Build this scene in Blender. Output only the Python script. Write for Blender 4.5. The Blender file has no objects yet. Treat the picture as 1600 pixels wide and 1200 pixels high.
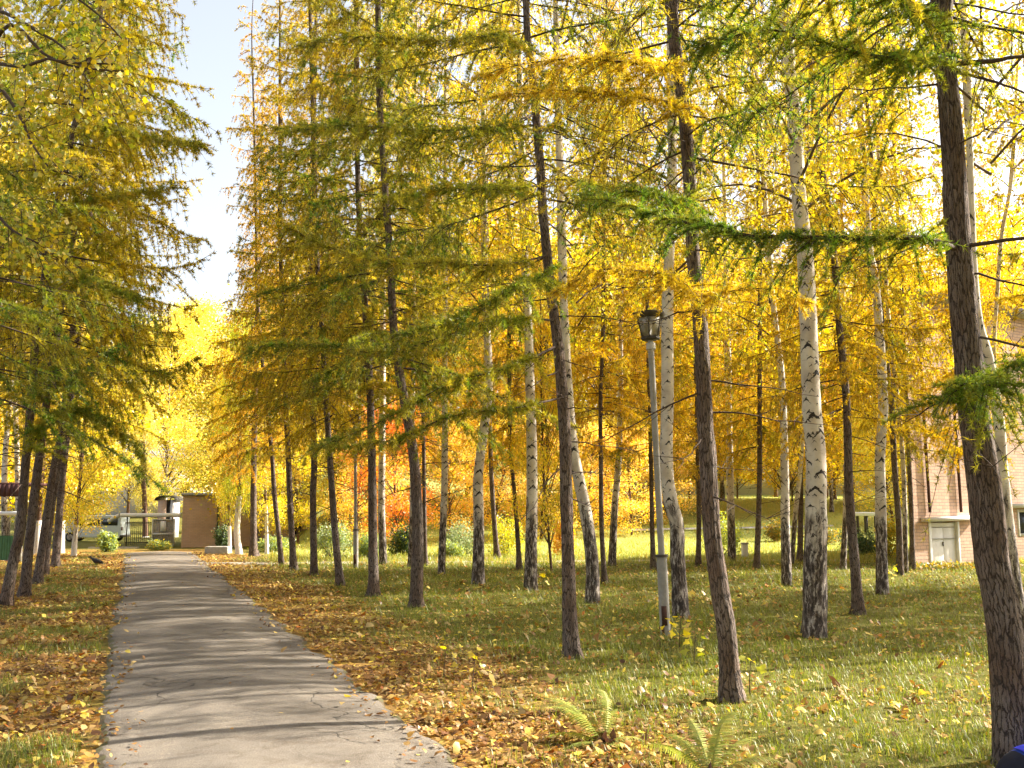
import bpy, math, random
import numpy as np
from mathutils import Vector, Quaternion
R_ = math.radians
# ------------------------------------------------------------------ camera, sky, sun, exposure
F = 1560.0                      # focal length in pixels of the 1600 x 1200 photograph
PITCH = math.atan(190 / F)
EYE = 1.6
scn = bpy.context.scene
cam_d = bpy.data.cameras.new('camera'); cam = bpy.data.objects.new('camera', cam_d)
scn.collection.objects.link(cam); scn.camera = cam
cam.location = (0, 0, EYE); cam.rotation_euler = (math.pi / 2 + PITCH, 0, 0)
cam_d.sensor_width = 36; cam_d.lens = 36 * F / 1600; cam_d.clip_start = .05; cam_d.clip_end = 2000
SUN_AZ, SUN_EL = R_(70), R_(33)            # clockwise from the view direction (+Y)
w = bpy.data.worlds.new('World'); scn.world = w; w.use_nodes = True
nt = w.node_tree; nt.nodes.clear()
sky = nt.nodes.new('ShaderNodeTexSky'); sky.sky_type = 'NISHITA'; sky.sun_disc = False
sky.sun_elevation = SUN_EL; sky.sun_rotation = SUN_AZ; sky.air_density = 1.0; sky.dust_density = 3.0; sky.ozone_density = .4
bg = nt.nodes.new('ShaderNodeBackground'); bg.inputs[1].default_value = .097
ou = nt.nodes.new('ShaderNodeOutputWorld')
hs = nt.nodes.new('ShaderNodeHueSaturation'); hs.inputs['Saturation'].default_value = .45; hs.inputs['Value'].default_value = 1.1   # pale, thinly veiled sky
nt.links.new(sky.outputs[0], hs.inputs['Color']); nt.links.new(hs.outputs[0], bg.inputs[0]); nt.links.new(bg.outputs[0], ou.inputs[0])
sl = bpy.data.lights.new('sun', 'SUN'); sl.energy = 5.0; sl.angle = R_(.55); sl.color = (1, .92, .78)
so = bpy.data.objects.new('sun', sl); scn.collection.objects.link(so)
sdir = Vector((math.sin(SUN_AZ) * math.cos(SUN_EL), math.cos(SUN_AZ) * math.cos(SUN_EL), math.sin(SUN_EL)))
so.rotation_euler = sdir.to_track_quat('Z', 'Y').to_euler(); so.location = (20, 20, 40)
scn.view_settings.view_transform = 'Standard'; scn.view_settings.look = 'None'
scn.view_settings.exposure = 1.7; scn.view_settings.gamma = 1.0; scn.view_settings.use_curve_mapping = False
scn.render.engine = 'CYCLES'
cy = scn.cycles
cy.max_bounces = 5; cy.diffuse_bounces = 4; cy.glossy_bounces = 2; cy.transmission_bounces = 4; cy.transparent_max_bounces = 6
cy.use_adaptive_sampling = True; cy.adaptive_threshold = .03; cy.sample_clamp_indirect = 6.0; cy.use_denoising = True
cy.caustics_reflective = False; cy.caustics_refractive = False
# ------------------------------------------------------------------ helpers
COL = scn.collection
rng = np.random.default_rng(11)

def vnoise(x, y, seed=0):
    g = np.random.default_rng(seed + 100).random((64, 64))
    xi = np.floor(x).astype(int); yi = np.floor(y).astype(int)
    fx = x - xi; fy = y - yi; fx = fx * fx * (3 - 2 * fx); fy = fy * fy * (3 - 2 * fy)
    a = g[xi % 64, yi % 64]; b = g[(xi + 1) % 64, yi % 64]; c = g[xi % 64, (yi + 1) % 64]; d = g[(xi + 1) % 64, (yi + 1) % 64]
    return (a * (1 - fx) + b * fx) * (1 - fy) + (c * (1 - fx) + d * fx) * fy

def fbm(x, y, seed=0):
    return .5 * vnoise(x, y, seed) + .3 * vnoise(x * 2.1, y * 2.1, seed + 1) + .2 * vnoise(x * 4.3, y * 4.3, seed + 2)

def sst(a, b, x):
    t = np.clip((x - a) / (b - a), 0, 1); return t * t * (3 - 2 * t)

def gz(x, y):
    x = np.asarray(x, float); y = np.asarray(y, float)
    q = x / np.maximum(y, 1.0)
    wr = sst(-.25, -.14, q)
    rise = 2.2 * sst(36, 75, y) + 9 * sst(75, 220, y)
    dip = -.8 * sst(35, 57, y) + 6 * sst(85, 220, y)
    return rise * wr + dip * (1 - wr) + .05 * (fbm(x * .35 + 7, y * .35 + 3, 5) - .5) * sst(3, 9, y)

def gz1(x, y): return float(gz(np.array([x]), np.array([y]))[0])

def ray(u, v):
    cx = (u - 800) / F; c = (600 - v) / F
    return Vector((cx, math.cos(PITCH) - c * math.sin(PITCH), math.sin(PITCH) + c * math.cos(PITCH)))

def at(u, v, Y):
    r = ray(u, v); return Vector((0, 0, EYE)) + r * (Y / r.y)

def gnd(u, v):
    r = ray(u, v); t = 1.0; prev = 0
    while t < 400:
        p = Vector((0, 0, EYE)) + r * t
        if p.z < gz1(p.x, p.y):
            lo, hi = prev, t
            for _ in range(30):
                m = (lo + hi) / 2; p = Vector((0, 0, EYE)) + r * m
                if p.z < gz1(p.x, p.y): hi = m
                else: lo = m
            return Vector((0, 0, EYE)) + r * hi
        prev = t; t += .25
    raise ValueError((u, v))

def link(o, parent=None):
    COL.objects.link(o)
    if parent is not None: o.parent = parent
    return o

def mk_mesh(name, V, FA, mat=None, col=None, smooth=False, uv=None):
    V = np.ascontiguousarray(V, np.float32); FA = np.ascontiguousarray(FA, np.int32)
    me = bpy.data.meshes.new(name); n, k = FA.shape
    me.vertices.add(len(V)); me.vertices.foreach_set('co', V.ravel())
    me.loops.add(n * k); me.loops.foreach_set('vertex_index', FA.ravel())
    me.polygons.add(n); me.polygons.foreach_set('loop_start', np.arange(0, n * k, k, dtype=np.int32))
    me.update(calc_edges=True)
    if smooth: me.polygons.foreach_set('use_smooth', np.ones(n, bool))
    if col is not None:
        a = me.color_attributes.new('Col', 'FLOAT_COLOR', 'POINT')
        c4 = np.ones((len(V), 4), np.float32); c4[:, :3] = col; a.data.foreach_set('color', c4.ravel())
    if uv is not None:
        a = me.attributes.new('bark', 'FLOAT_VECTOR', 'POINT')
        u3 = np.zeros((len(V), 3), np.float32); u3[:, :uv.shape[1]] = uv; a.data.foreach_set('vector', u3.ravel())
    if mat: me.materials.append(mat)
    return me

def mobj(name, me, parent=None, loc=(0, 0, 0)):
    o = bpy.data.objects.new(name, me); o.location = loc; return link(o, parent)

def tag(o, label=None, cat=None, group=None, kind=None):
    if label: o['label'] = label
    if cat: o['category'] = cat
    if group: o['group'] = group
    if kind: o['kind'] = kind
    return o

def empty(name, loc=(0, 0, 0), label=None, cat=None, group=None, rz=0):
    o = bpy.data.objects.new(name, None); o.location = loc; o.rotation_euler.z = rz; o.empty_display_size = .2
    return tag(link(o), label, cat, group)

def tubes(P, rad, sides=3, uv=False):
    """P (n,m,3) polylines, rad (n,m): returns verts, quad faces"""
    P = np.asarray(P, float); rad = np.asarray(rad, float); n, m, _ = P.shape
    T = np.gradient(P, axis=1); T /= np.linalg.norm(T, axis=2, keepdims=True) + 1e-9
    ref = np.where(np.abs(T[..., 2:3]) > .9, np.array([1., 0, 0]), np.array([0, 0, 1.]))
    ref = np.broadcast_to(ref[:, :1], T.shape)
    U = np.cross(T, ref); U /= np.linalg.norm(U, axis=2, keepdims=True) + 1e-9
    W = np.cross(T, U)
    ns = sides + 1 if uv else sides
    a = np.arange(ns) * 2 * np.pi / sides
    V = P[:, :, None] + rad[:, :, None, None] * (np.cos(a)[:, None] * U[:, :, None] + np.sin(a)[:, None] * W[:, :, None])
    base = np.arange(n)[:, None, None] * m * ns + np.arange(m - 1)[None, :, None] * ns
    j = np.arange(sides)
    j1 = j + 1 if uv else (j + 1) % sides
    Fq = np.stack([base + j, base + j1, base + ns + j1, base + ns + j], -1).reshape(-1, 4)
    return V.reshape(-1, 3), Fq

def cat_vf(parts):
    VV, FF, o = [], [], 0
    for V, Fa in parts:
        VV.append(V); FF.append(Fa + o); o += len(V)
    return np.concatenate(VV), np.concatenate(FF)

def unit(a): return a / (np.linalg.norm(a, axis=-1, keepdims=True) + 1e-9)

BOXF = np.array([[0, 1, 3, 2], [4, 6, 7, 5], [0, 4, 5, 1], [2, 3, 7, 6], [0, 2, 6, 4], [1, 5, 7, 3]])
def boxvf(x0, x1, y0, y1, z0, z1):
    return np.array([[x, y, z] for x in (x0, x1) for y in (y0, y1) for z in (z0, z1)], float), BOXF

def box(name, b, mat, parent=None, bevel=0.0):
    V, Fa = boxvf(*b); me = mk_mesh(name, V, Fa, mat)
    o = mobj(name, me, parent)
    if bevel:
        md = o.modifiers.new('bevel', 'BEVEL'); md.width = bevel; md.segments = 2
    return o

def lathe(prof, sides=20):
    prof = np.array(prof, float); a = np.arange(sides) * 2 * np.pi / sides
    V = np.stack([prof[:, :1] * np.cos(a), prof[:, :1] * np.sin(a), np.repeat(prof[:, 1:2], sides, 1)], -1).reshape(-1, 3)
    m = len(prof); b = np.arange(m - 1)[:, None] * sides; j = np.arange(sides); j1 = (j + 1) % sides
    return V, np.stack([b + j, b + j1, b + sides + j1, b + sides + j], -1).reshape(-1, 4)

# ------------------------------------------------------------------ materials
def mat_new(name):
    m = bpy.data.materials.new(name); m.use_nodes = True; m.node_tree.nodes.clear()
    N = m.node_tree.nodes; L = m.node_tree.links
    def nd(t, **kw):
        n = N.new('ShaderNode' + t)
        for k, v in kw.items():
            if k == 'inp':
                for i, val in v.items():
                    if hasattr(val, 'is_output'): L.new(val, n.inputs[i])
                    else: n.inputs[i].default_value = val
            else: setattr(n, k, v)
        return n
    return m, nd, L

def ramp(nd, fac, stops, interp='LINEAR'):
    r = nd('ValToRGB', inp={0: fac}); r.color_ramp.interpolation = interp
    e = r.color_ramp.elements
    while len(e) < len(stops): e.new(.5)
    for el, (p, c) in zip(e, stops):
        el.position = p; el.color = (*c, 1) if len(c) == 3 else c
    return r.outputs[0]

def mixc(nd, f, a, b, mode='MIX'):
    n = nd('Mix', data_type='RGBA', blend_type=mode)
    for i, v in ((0, f), (6, a), (7, b)):
        if hasattr(v, 'is_output'): n.id_data.links.new(v, n.inputs[i])
        elif i == 0: n.inputs[0].default_value = v
        else: n.inputs[i].default_value = (*v, 1)
    return n.outputs[2]

def principled(nd, L, col, rough=.8, bump=None, bstr=.5, bdist=.02, metal=0.0, spec=.3):
    p = nd('BsdfPrincipled'); o = nd('OutputMaterial')
    if hasattr(col, 'is_output'): L.new(col, p.inputs['Base Color'])
    else: p.inputs['Base Color'].default_value = (*col, 1)
    if hasattr(rough, 'is_output'): L.new(rough, p.inputs['Roughness'])
    else: p.inputs['Roughness'].default_value = rough
    p.inputs['Metallic'].default_value = metal; p.inputs['Specular IOR Level'].default_value = spec
    if bump is not None:
        b = nd('Bump', inp={'Strength': bstr, 'Distance': bdist, 'Height': bump}); L.new(b.outputs[0], p.inputs['Normal'])
    L.new(p.outputs[0], o.inputs[0]); return p

def leaf_mat(name, trans=.5, gloss=.06, sat=1.0):
    m, nd, L = mat_new(name)
    a = nd('Attribute', attribute_name='Col'); oi = nd('ObjectInfo')
    c = mixc(nd, 1.0, a.outputs[0], oi.outputs['Color'], 'MULTIPLY')
    tc = nd('HueSaturation', inp={'Saturation': 1.12 * sat, 'Value': 1.25, 'Color': c}).outputs[0]
    d = nd('BsdfDiffuse', inp={0: c}); t = nd('BsdfTranslucent', inp={0: tc})
    mx = nd('MixShader', inp={0: trans, 1: d.outputs[0], 2: t.outputs[0]})
    g = nd('BsdfGlossy', inp={'Roughness': .45, 'Color': (1, 1, 1, 1)})
    mg = nd('MixShader', inp={0: gloss, 1: mx.outputs[0], 2: g.outputs[0]})
    o = nd('OutputMaterial'); L.new(mg.outputs[0], o.inputs[0]); return m

M = {}
M['needle'] = leaf_mat('larch_needles', .55, .03)
M['leaf'] = leaf_mat('broad_leaves', .55, .05)
M['grass'] = leaf_mat('grass_blades', .4, .05)
M['litter'] = leaf_mat('fallen_leaves', .25, .035)
M['fern'] = leaf_mat('fern_fronds', .5, .04)

def larch_bark():
    m, nd, L = mat_new('larch_bark')
    a = nd('Attribute', attribute_name='bark')
    wn = nd('TexNoise', inp={'Vector': a.outputs[1], 'Scale': 11, 'Detail': 5, 'Roughness': .65})
    wv = nd('VectorMath', operation='MULTIPLY_ADD', inp={0: wn.outputs[1], 1: (.06, .16, 0), 2: a.outputs[1]})
    mp = nd('Mapping', inp={0: wv.outputs[0], 3: (52, 9, 1)})
    mp2 = nd('Mapping', inp={0: wv.outputs[0], 3: (40, 6.5, 1)})
    fis = nd('TexVoronoi', feature='DISTANCE_TO_EDGE', voronoi_dimensions='2D', inp={'Vector': mp2.outputs[0], 'Scale': 1.0, 'Randomness': 1.0})
    gt = nd('TexNoise', inp={'Vector': a.outputs[1], 'Scale': 24, 'Detail': 4, 'Roughness': .7})
    sc = nd('TexVoronoi', voronoi_dimensions='2D', inp={'Vector': mp2.outputs[0], 'Scale': 1.0})
    scs = nd('SeparateColor', inp={0: sc.outputs['Color']})
    fine = nd('TexNoise', inp={'Vector': mp.outputs[0], 'Scale': 5, 'Detail': 6, 'Roughness': .75})
    big = nd('TexNoise', inp={'Vector': a.outputs[1], 'Scale': 2.4, 'Detail': 4})
    plate = ramp(nd, fine.outputs[0], [(.3, (.115, .094, .083)), (.5, (.205, .172, .153)), (.72, (.34, .30, .275))])
    plate = mixc(nd, 1.0, plate, ramp(nd, scs.outputs[0], [(0, (.78, .74, .7)), (1, (1.12, 1.1, 1.08))]), 'MULTIPLY')
    tone = ramp(nd, big.outputs[0], [(.35, (.78, .64, .55)), (.65, (1.05, 1.02, 1.0))])
    plate = mixc(nd, 1.0, plate, tone, 'MULTIPLY')
    cw = nd('Math', operation='MULTIPLY_ADD', inp={0: gt.outputs[0], 1: .42, 2: -.17})
    cd = nd('Math', operation='SUBTRACT', inp={0: fis.outputs[0], 1: cw.outputs[0]})
    crack = ramp(nd, cd.outputs[0], [(.0, (0, 0, 0)), (.1, (1, 1, 1))])
    c = mixc(nd, crack, (.055, .041, .034), plate)
    h = nd('Math', operation='MULTIPLY_ADD', inp={0: fine.outputs[0], 1: .5, 2: crack})
    h2 = nd('Math', operation='MULTIPLY_ADD', inp={0: sc.outputs[0], 1: -.5, 2: h.outputs[0]})
    principled(nd, L, c, .9, h2.outputs[0], .8, .016); return m
M['larch'] = larch_bark()

def birch_bark():
    m, nd, L = mat_new('birch_bark')
    a = nd('Attribute', attribute_name='bark')
    sep = nd('SeparateXYZ', inp={0: a.outputs[1]}); V_ = sep.outputs[1]
    dn = nd('TexNoise', inp={'Vector': a.outputs[1], 'Scale': 10, 'Detail': 5, 'Roughness': .7})
    dv = nd('VectorMath', operation='MULTIPLY_ADD', inp={0: dn.outputs[1], 1: (.10, .12, 0), 2: a.outputs[1]})
    # branch scars: dark moustache chevrons scattered up the trunk
    marks = []
    for sc, wid, th, off, gate in ((2.6, .17, .026, 0, .35), (4.6, .09, .017, 3.3, .45), (8.0, .05, .010, 7.1, .5)):
        mp = nd('Mapping', inp={0: dv.outputs[0], 1: (off, off, 0), 3: (1, 1, 1)})
        v = nd('TexVoronoi', feature='F1', voronoi_dimensions='2D', inp={'Vector': mp.outputs[0], 'Scale': sc})
        pos = v.outputs['Position']
        df = nd('VectorMath', operation='SUBTRACT', inp={0: mp.outputs[0], 1: pos})
        s2 = nd('SeparateXYZ', inp={0: df.outputs[0]})
        ax = nd('Math', operation='ABSOLUTE', inp={0: s2.outputs[0]})
        yy = nd('Math', operation='MULTIPLY_ADD', inp={0: ax.outputs[0], 1: .7, 2: s2.outputs[1]})
        ay = nd('Math', operation='ABSOLUTE', inp={0: yy.outputs[0]})
        thick = nd('Math', operation='SUBTRACT', inp={0: th, 1: nd('Math', operation='MULTIPLY', inp={0: ax.outputs[0], 1: th / wid}).outputs[0]})
        ins = nd('Math', operation='LESS_THAN', inp={0: ay.outputs[0], 1: thick.outputs[0]})
        cs = nd('SeparateColor', inp={0: v.outputs['Color']})
        gt = nd('Math', operation='GREATER_THAN', inp={0: cs.outputs[0], 1: gate})
        marks.append(nd('Math', operation='MULTIPLY', inp={0: ins.outputs[0], 1: gt.outputs[0]}).outputs[0])
    mk = nd('Math', operation='MAXIMUM', inp={0: nd('Math', operation='MAXIMUM', inp={0: marks[0], 1: marks[1]}).outputs[0], 1: marks[2]}).outputs[0]
    # fine horizontal lenticels
    mp = nd('Mapping', inp={0: a.outputs[1], 3: (9, 75, 1)})
    ln = nd('TexNoise', inp={'Vector': mp.outputs[0], 'Scale': 1.0, 'Detail': 3, 'Roughness': .6})
    len_ = ramp(nd, ln.outputs[0], [(.60, (0, 0, 0)), (.68, (1, 1, 1))])
    tn = nd('TexNoise', inp={'Vector': a.outputs[1], 'Scale': 3.0, 'Detail': 4})
    white = ramp(nd, tn.outputs[0], [(.3, (.44, .36, .29)), (.5, (.62, .545, .46)), (.7, (.74, .68, .59))])
    c = mixc(nd, nd('Math', operation='MULTIPLY', inp={0: len_, 1: .55}).outputs[0], white, (.16, .11, .09))
    c = mixc(nd, mk, c, (.035, .027, .023))
    # rough fissured foot of the trunk
    mp2 = nd('Mapping', inp={0: dv.outputs[0], 3: (30, 6, 1)})
    fs = nd('TexNoise', inp={'Vector': mp2.outputs[0], 'Scale': 1.0, 'Detail': 4, 'Roughness': .62})
    foot = ramp(nd, fs.outputs[0], [(.44, (.04, .03, .026)), (.53, (.14, .105, .085)), (.62, (.50, .44, .38))])
    mp3 = nd('Mapping', inp={0: dv.outputs[0], 3: (9, 2.2, 1)})
    hn = nd('TexNoise', inp={'Vector': mp3.outputs[0], 'Scale': 1.0, 'Detail': 4, 'Roughness': .65})
    hh = nd('Math', operation='MULTIPLY_ADD', inp={0: hn.outputs[0], 1: -3.6, 2: V_})
    fm = ramp(nd, nd('MapRange', inp={0: hh.outputs[0], 1: -1.25, 2: .1, 3: 1, 4: 0}).outputs[0], [(.25, (0, 0, 0)), (.6, (1, 1, 1))])
    c = mixc(nd, fm, c, foot)
    h = nd('Math', operation='MULTIPLY_ADD', inp={0: fs.outputs[0], 1: fm, 2: nd('Math', operation='MULTIPLY', inp={0: mk, 1: -.25}).outputs[0]})
    principled(nd, L, c, .7, h.outputs[0], .8, .025); return m
M['birch'] = birch_bark()

def simple(name, col, rough=.7, metal=0.0, var=.25, scale=6, spec=.3, bump=.15):
    m, nd, L = mat_new(name)
    tc = nd('TexCoord')
    n = nd('TexNoise', inp={'Vector': tc.outputs['Object'], 'Scale': scale, 'Detail': 6, 'Roughness': .65})
    a = tuple(x * (1 - var) for x in col); b = tuple(min(1, x * (1 + var)) for x in col)
    c = ramp(nd, n.outputs[0], [(.3, a), (.7, b)])
    principled(nd, L, c, rough, n.outputs[0], bump, .01, metal, spec); return m
M['twig'] = simple('bare_twigs', (.075, .05, .036), .9)
M['birch_twig'] = simple('birch_twigs', (.11, .075, .055), .85)
M['whitewash'] = simple('whitewash', (.72, .68, .64), .85, var=.15, scale=20)
M['brown_bark'] = simple('brown_bark', (.13, .075, .05), .9, var=.4, scale=25, bump=.6)
M['grey_metal'] = simple('grey_paint', (.31, .29, .26), .55, var=.18, scale=14)
M['pale_metal'] = simple('pale_paint', (.52, .50, .46), .6, var=.15, scale=18)
M['dark_metal'] = simple('dark_metal', (.06, .05, .04), .5, var=.3, scale=20)
M['rust'] = simple('rust', (.075, .035, .022), .9, var=.4, scale=30)
M['white_paint'] = simple('white_paint', (.74, .73, .72), .6, var=.08, scale=8)
M['door_paint'] = simple('door_paint', (.70, .67, .64), .55, var=.08, scale=5)
M['concrete'] = simple('concrete', (.40, .38, .35), .9, var=.2, scale=9, bump=.4)
M['green_metal'] = simple('green_paint', (.07, .17, .085), .55, var=.2)
M['red_board'] = simple('dark_red_boards', (.085, .035, .03), .7, var=.3)
M['black_feather'] = simple('black_feathers', (.018, .017, .019), .55, var=.3, scale=40)
M['old_wood'] = simple('grey_wood', (.30, .27, .24), .85, var=.25, scale=10)
M['van_paint'] = simple('van_paint', (.52, .58, .60), .35, var=.05, spec=.5)
M['tyre'] = simple('tyre_rubber', (.02, .02, .02), .8)
M['dark_inside'] = simple('interior_shade', (.03, .025, .022), .9)  # near-black colour stands in for the shade inside openings
M['roof'] = simple('roof_sheet', (.42, .41, .42), .6, var=.15)
M['plaster'] = simple('pale_plaster', (.58, .55, .55), .85, var=.1)
M['blue_cloth'] = simple('blue_cloth', (.02, .06, .38), .75, var=.15, scale=30)
M['blue_trim'] = simple('blue_trim', (.03, .04, .55), .5, var=.1)
M['navy_cloth'] = simple('navy_cloth', (.012, .014, .03), .8, var=.2, scale=30)
def glass(name, col, rough=.12):
    m, nd, L = mat_new(name); p = principled(nd, L, col, rough, spec=.6); return m
M['pane'] = glass('dark_window_glass', (.03, .035, .045))
def milky():
    m, nd, L = mat_new('dusty_lantern_glass')
    tc = nd('TexCoord'); n = nd('TexNoise', inp={'Vector': tc.outputs['Object'], 'Scale': 14, 'Detail': 5})
    c = ramp(nd, n.outputs[0], [(.3, (.5, .44, .32)), (.7, (.74, .69, .56))])
    d = nd('BsdfDiffuse', inp={0: c}); t = nd('BsdfTranslucent', inp={0: c}); g = nd('BsdfGlossy', inp={'Roughness': .2})
    tr = nd('BsdfTransparent')
    a = nd('MixShader', inp={0: .55, 1: d.outputs[0], 2: t.outputs[0]})
    b = nd('MixShader', inp={0: .12, 1: a.outputs[0], 2: g.outputs[0]})
    e = nd('MixShader', inp={0: .2, 1: b.outputs[0], 2: tr.outputs[0]})
    o = nd('OutputMaterial'); L.new(e.outputs[0], o.inputs[0]); return m
M['milky'] = milky()

def brick_mat(name, c1, c2, mortar):
    m, nd, L = mat_new(name)
    tc = nd('TexCoord'); s = nd('SeparateXYZ', inp={0: tc.outputs['Object']})
    xy = nd('Math', operation='ADD', inp={0: s.outputs[0], 1: s.outputs[1]})
    v = nd('CombineXYZ', inp={0: xy.outputs[0], 1: s.outputs[2]})
    b = nd('TexBrick', inp={'Vector': v.outputs[0], 'Color1': (*c1, 1), 'Color2': (*c2, 1), 'Mortar': (*mortar, 1), 'Scale': 1.0,
                            'Mortar Size': .007, 'Mortar Smooth': .2, 'Bias': 0, 'Brick Width': .26, 'Row Height': .088})
    n = nd('TexNoise', inp={'Vector': tc.outputs['Object'], 'Scale': 1.3, 'Detail': 5})
    c = mixc(nd, 1.0, b.outputs[0], ramp(nd, n.outputs[0], [(.3, (.86, .84, .83)), (.7, (1.1, 1.08, 1.06))]), 'MULTIPLY')
    inv = nd('Math', operation='SUBTRACT', inp={0: 1.0, 1: b.outputs[1]})
    principled(nd, L, c, .9, inv.outputs[0], .7, .012); return m
M['brick'] = brick_mat('tan_brick', (.56, .36, .25), (.64, .45, .33), (.30, .23, .21))
M['brick_far'] = brick_mat('red_brick', (.60, .41, .31), (.66, .48, .37), (.46, .37, .31))

def asphalt():
    m, nd, L = mat_new('worn_asphalt')
    tc = nd('TexCoord'); P = tc.outputs['Object']
    f = nd('TexNoise', inp={'Vector': P, 'Scale': 120, 'Detail': 3, 'Roughness': .7})
    b = nd('TexNoise', inp={'Vector': P, 'Scale': .9, 'Detail': 5, 'Roughness': .6})
    c = ramp(nd, f.outputs[0], [(.3, (.105, .092, .079)), (.5, (.19, .168, .145)), (.7, (.31, .277, .242))])
    t = ramp(nd, b.outputs[0], [(.3, (.66, .63, .59)), (.5, (.95, .92, .88)), (.7, (1.22, 1.18, 1.1))])
    st = nd('TexNoise', inp={'Vector': P, 'Scale': 3.7, 'Detail': 6, 'Roughness': .75, 'Distortion': .6})
    t = mixc(nd, 1.0, t, ramp(nd, st.outputs[0], [(.35, (.74, .7, .66)), (.5, (1, 1, 1)), (.68, (1.12, 1.1, 1.06))]), 'MULTIPLY')
    c = mixc(nd, 1.0, c, t, 'MULTIPLY')
    # cracks
    wn = nd('TexNoise', inp={'Vector': P, 'Scale': 2.0, 'Detail': 4})
    wv = nd('VectorMath', operation='MULTIPLY_ADD', inp={0: wn.outputs[1], 1: (.9, .9, 0), 2: P})
    v = nd('TexVoronoi', feature='DISTANCE_TO_EDGE', voronoi_dimensions='2D', inp={'Vector': wv.outputs[0], 'Scale': .55})
    ck = ramp(nd, v.outputs[0], [(.0, (1, 1, 1)), (.011, (0, 0, 0))])
    gate = ramp(nd, nd('TexNoise', inp={'Vector': P, 'Scale': .7}).outputs[0], [(.44, (0, 0, 0)), (.52, (1, 1, 1))])
    ckm = nd('Math', operation='MULTIPLY', inp={0: ck, 1: gate})
    c = mixc(nd, ckm.outputs[0], c, (.05, .042, .035))
    e = nd('Attribute', attribute_name='Col')              # moss and earth creeping in from the edges
    es = nd('SeparateColor', inp={0: e.outputs[0]})
    en = nd('TexNoise', inp={'Vector': P, 'Scale': 5, 'Detail': 5})
    em = nd('Math', operation='MULTIPLY_ADD', inp={0: en.outputs[0], 1: .9, 2: es.outputs[0]})
    ef = ramp(nd, em.outputs[0], [(.98, (0, 0, 0)), (1.42, (1, 1, 1))])
    c = mixc(nd, ef, c, ramp(nd, en.outputs[0], [(.4, (.12, .09, .055)), (.6, (.11, .105, .045))]))
    h = nd('Math', operation='SUBTRACT', inp={0: f.outputs[0], 1: ckm.outputs[0]})
    principled(nd, L, c, .85, h.outputs[0], .55, .01); return m
M['asphalt'] = asphalt()

def ground_mat():
    m, nd, L = mat_new('woodland_floor')
    tc = nd('TexCoord'); P = tc.outputs['Object']
    a = nd('Attribute', attribute_name='Col'); s = nd('SeparateColor', inp={0: a.outputs[0]})
    n = nd('TexNoise', inp={'Vector': P, 'Scale': 9, 'Detail': 6, 'Roughness': .7})
    v = nd('TexVoronoi', voronoi_dimensions='2D', inp={'Vector': P, 'Scale': 14})
    vc = nd('SeparateColor', inp={0: v.outputs['Color']})
    lit = ramp(nd, vc.outputs[0], [(0, (.11, .065, .035)), (.3, (.22, .13, .05)), (.6, (.34, .21, .06)), (.8, (.45, .31, .06)), (1, (.30, .15, .04))])
    lit = mixc(nd, 1.0, lit, ramp(nd, n.outputs[0], [(.3, (.6, .55, .5)), (.65, (1.1, 1.05, 1))]), 'MULTIPLY')
    gr = ramp(nd, n.outputs[0], [(.3, (.07, .065, .016)), (.5, (.13, .125, .025)), (.7, (.21, .17, .045))])
    lawn = ramp(nd, n.outputs[0], [(.3, (.24, .28, .06)), (.5, (.34, .37, .09)), (.7, (.44, .40, .13))])
    c = mixc(nd, s.outputs[0], gr, lit)
    c = mixc(nd, s.outputs[1], c, lawn)
    principled(nd, L, c, .95, n.outputs[0], .8, .05, spec=.1); return m
M['ground'] = ground_mat()
# ------------------------------------------------------------------ the setting: ground, paths
PDIR = Vector((ray(207, 790).x, ray(207, 790).y)).normalized()
PN = Vector((PDIR.y, -PDIR.x))                           # to the right of the path
pl = gnd(165, 1000); pr = gnd(480, 1000)
OL = pl.x * PN.x + pl.y * PN.y; OR = pr.x * PN.x + pr.y * PN.y
PEND = 36.5
def path_st(x, y): return x * PDIR.x + y * PDIR.y, x * PN.x + y * PN.y     # along, across

def litter_mask(x, y):
    s, t = path_st(x, y)
    d = np.maximum(t - OR, OL - t)                        # metres outside the path edge
    n = fbm(x * .8, y * .8, 21)
    right = sst(2.1, .3, d + (n - .5) * 2.4)
    left = sst(6.5, 2.0, d + (n - .5) * 3.0) * (1 - .8 * sst(.52, .66, vnoise(x * 1.3, y * 1.3, 77)))
    k = np.where(t > (OL + OR) / 2, right, left)
    return k * sst(46, 34, y)

def build_ground():
    def axis(a, b, st, far):
        core = np.arange(a, b, st); ext = [b]; s = st
        while ext[-1] < far: s *= 1.22; ext.append(ext[-1] + s)
        return core, np.array(ext)
    cx, ex = axis(-24, 24, .3, 420); xs = np.concatenate([-ex[::-1], cx, ex])
    cy_, ey = axis(-6, 48, .3, 520); ys = np.concatenate([[-60, -30, -14], cy_, ey])
    X, Y = np.meshgrid(xs, ys, indexing='ij'); Z = gz(X, Y)
    V = np.stack([X, Y, Z], -1).reshape(-1, 3); nx, ny = X.shape
    i = np.arange(nx - 1)[:, None] * ny + np.arange(ny - 1)
    Fa = np.stack([i, i + ny, i + ny + 1, i + 1], -1).reshape(-1, 4)
    lit = litter_mask(V[:, 0], V[:, 1]); lawn = sst(30, 34, V[:, 1]) * sst(-.26, -.2, V[:, 0] / np.maximum(V[:, 1], 1))
    C = np.stack([lit, lawn, np.zeros_like(lit)], -1)
    tag(mobj('ground', mk_mesh('ground', V, Fa, M['ground'], C, True)), kind='structure')
build_ground()

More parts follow.
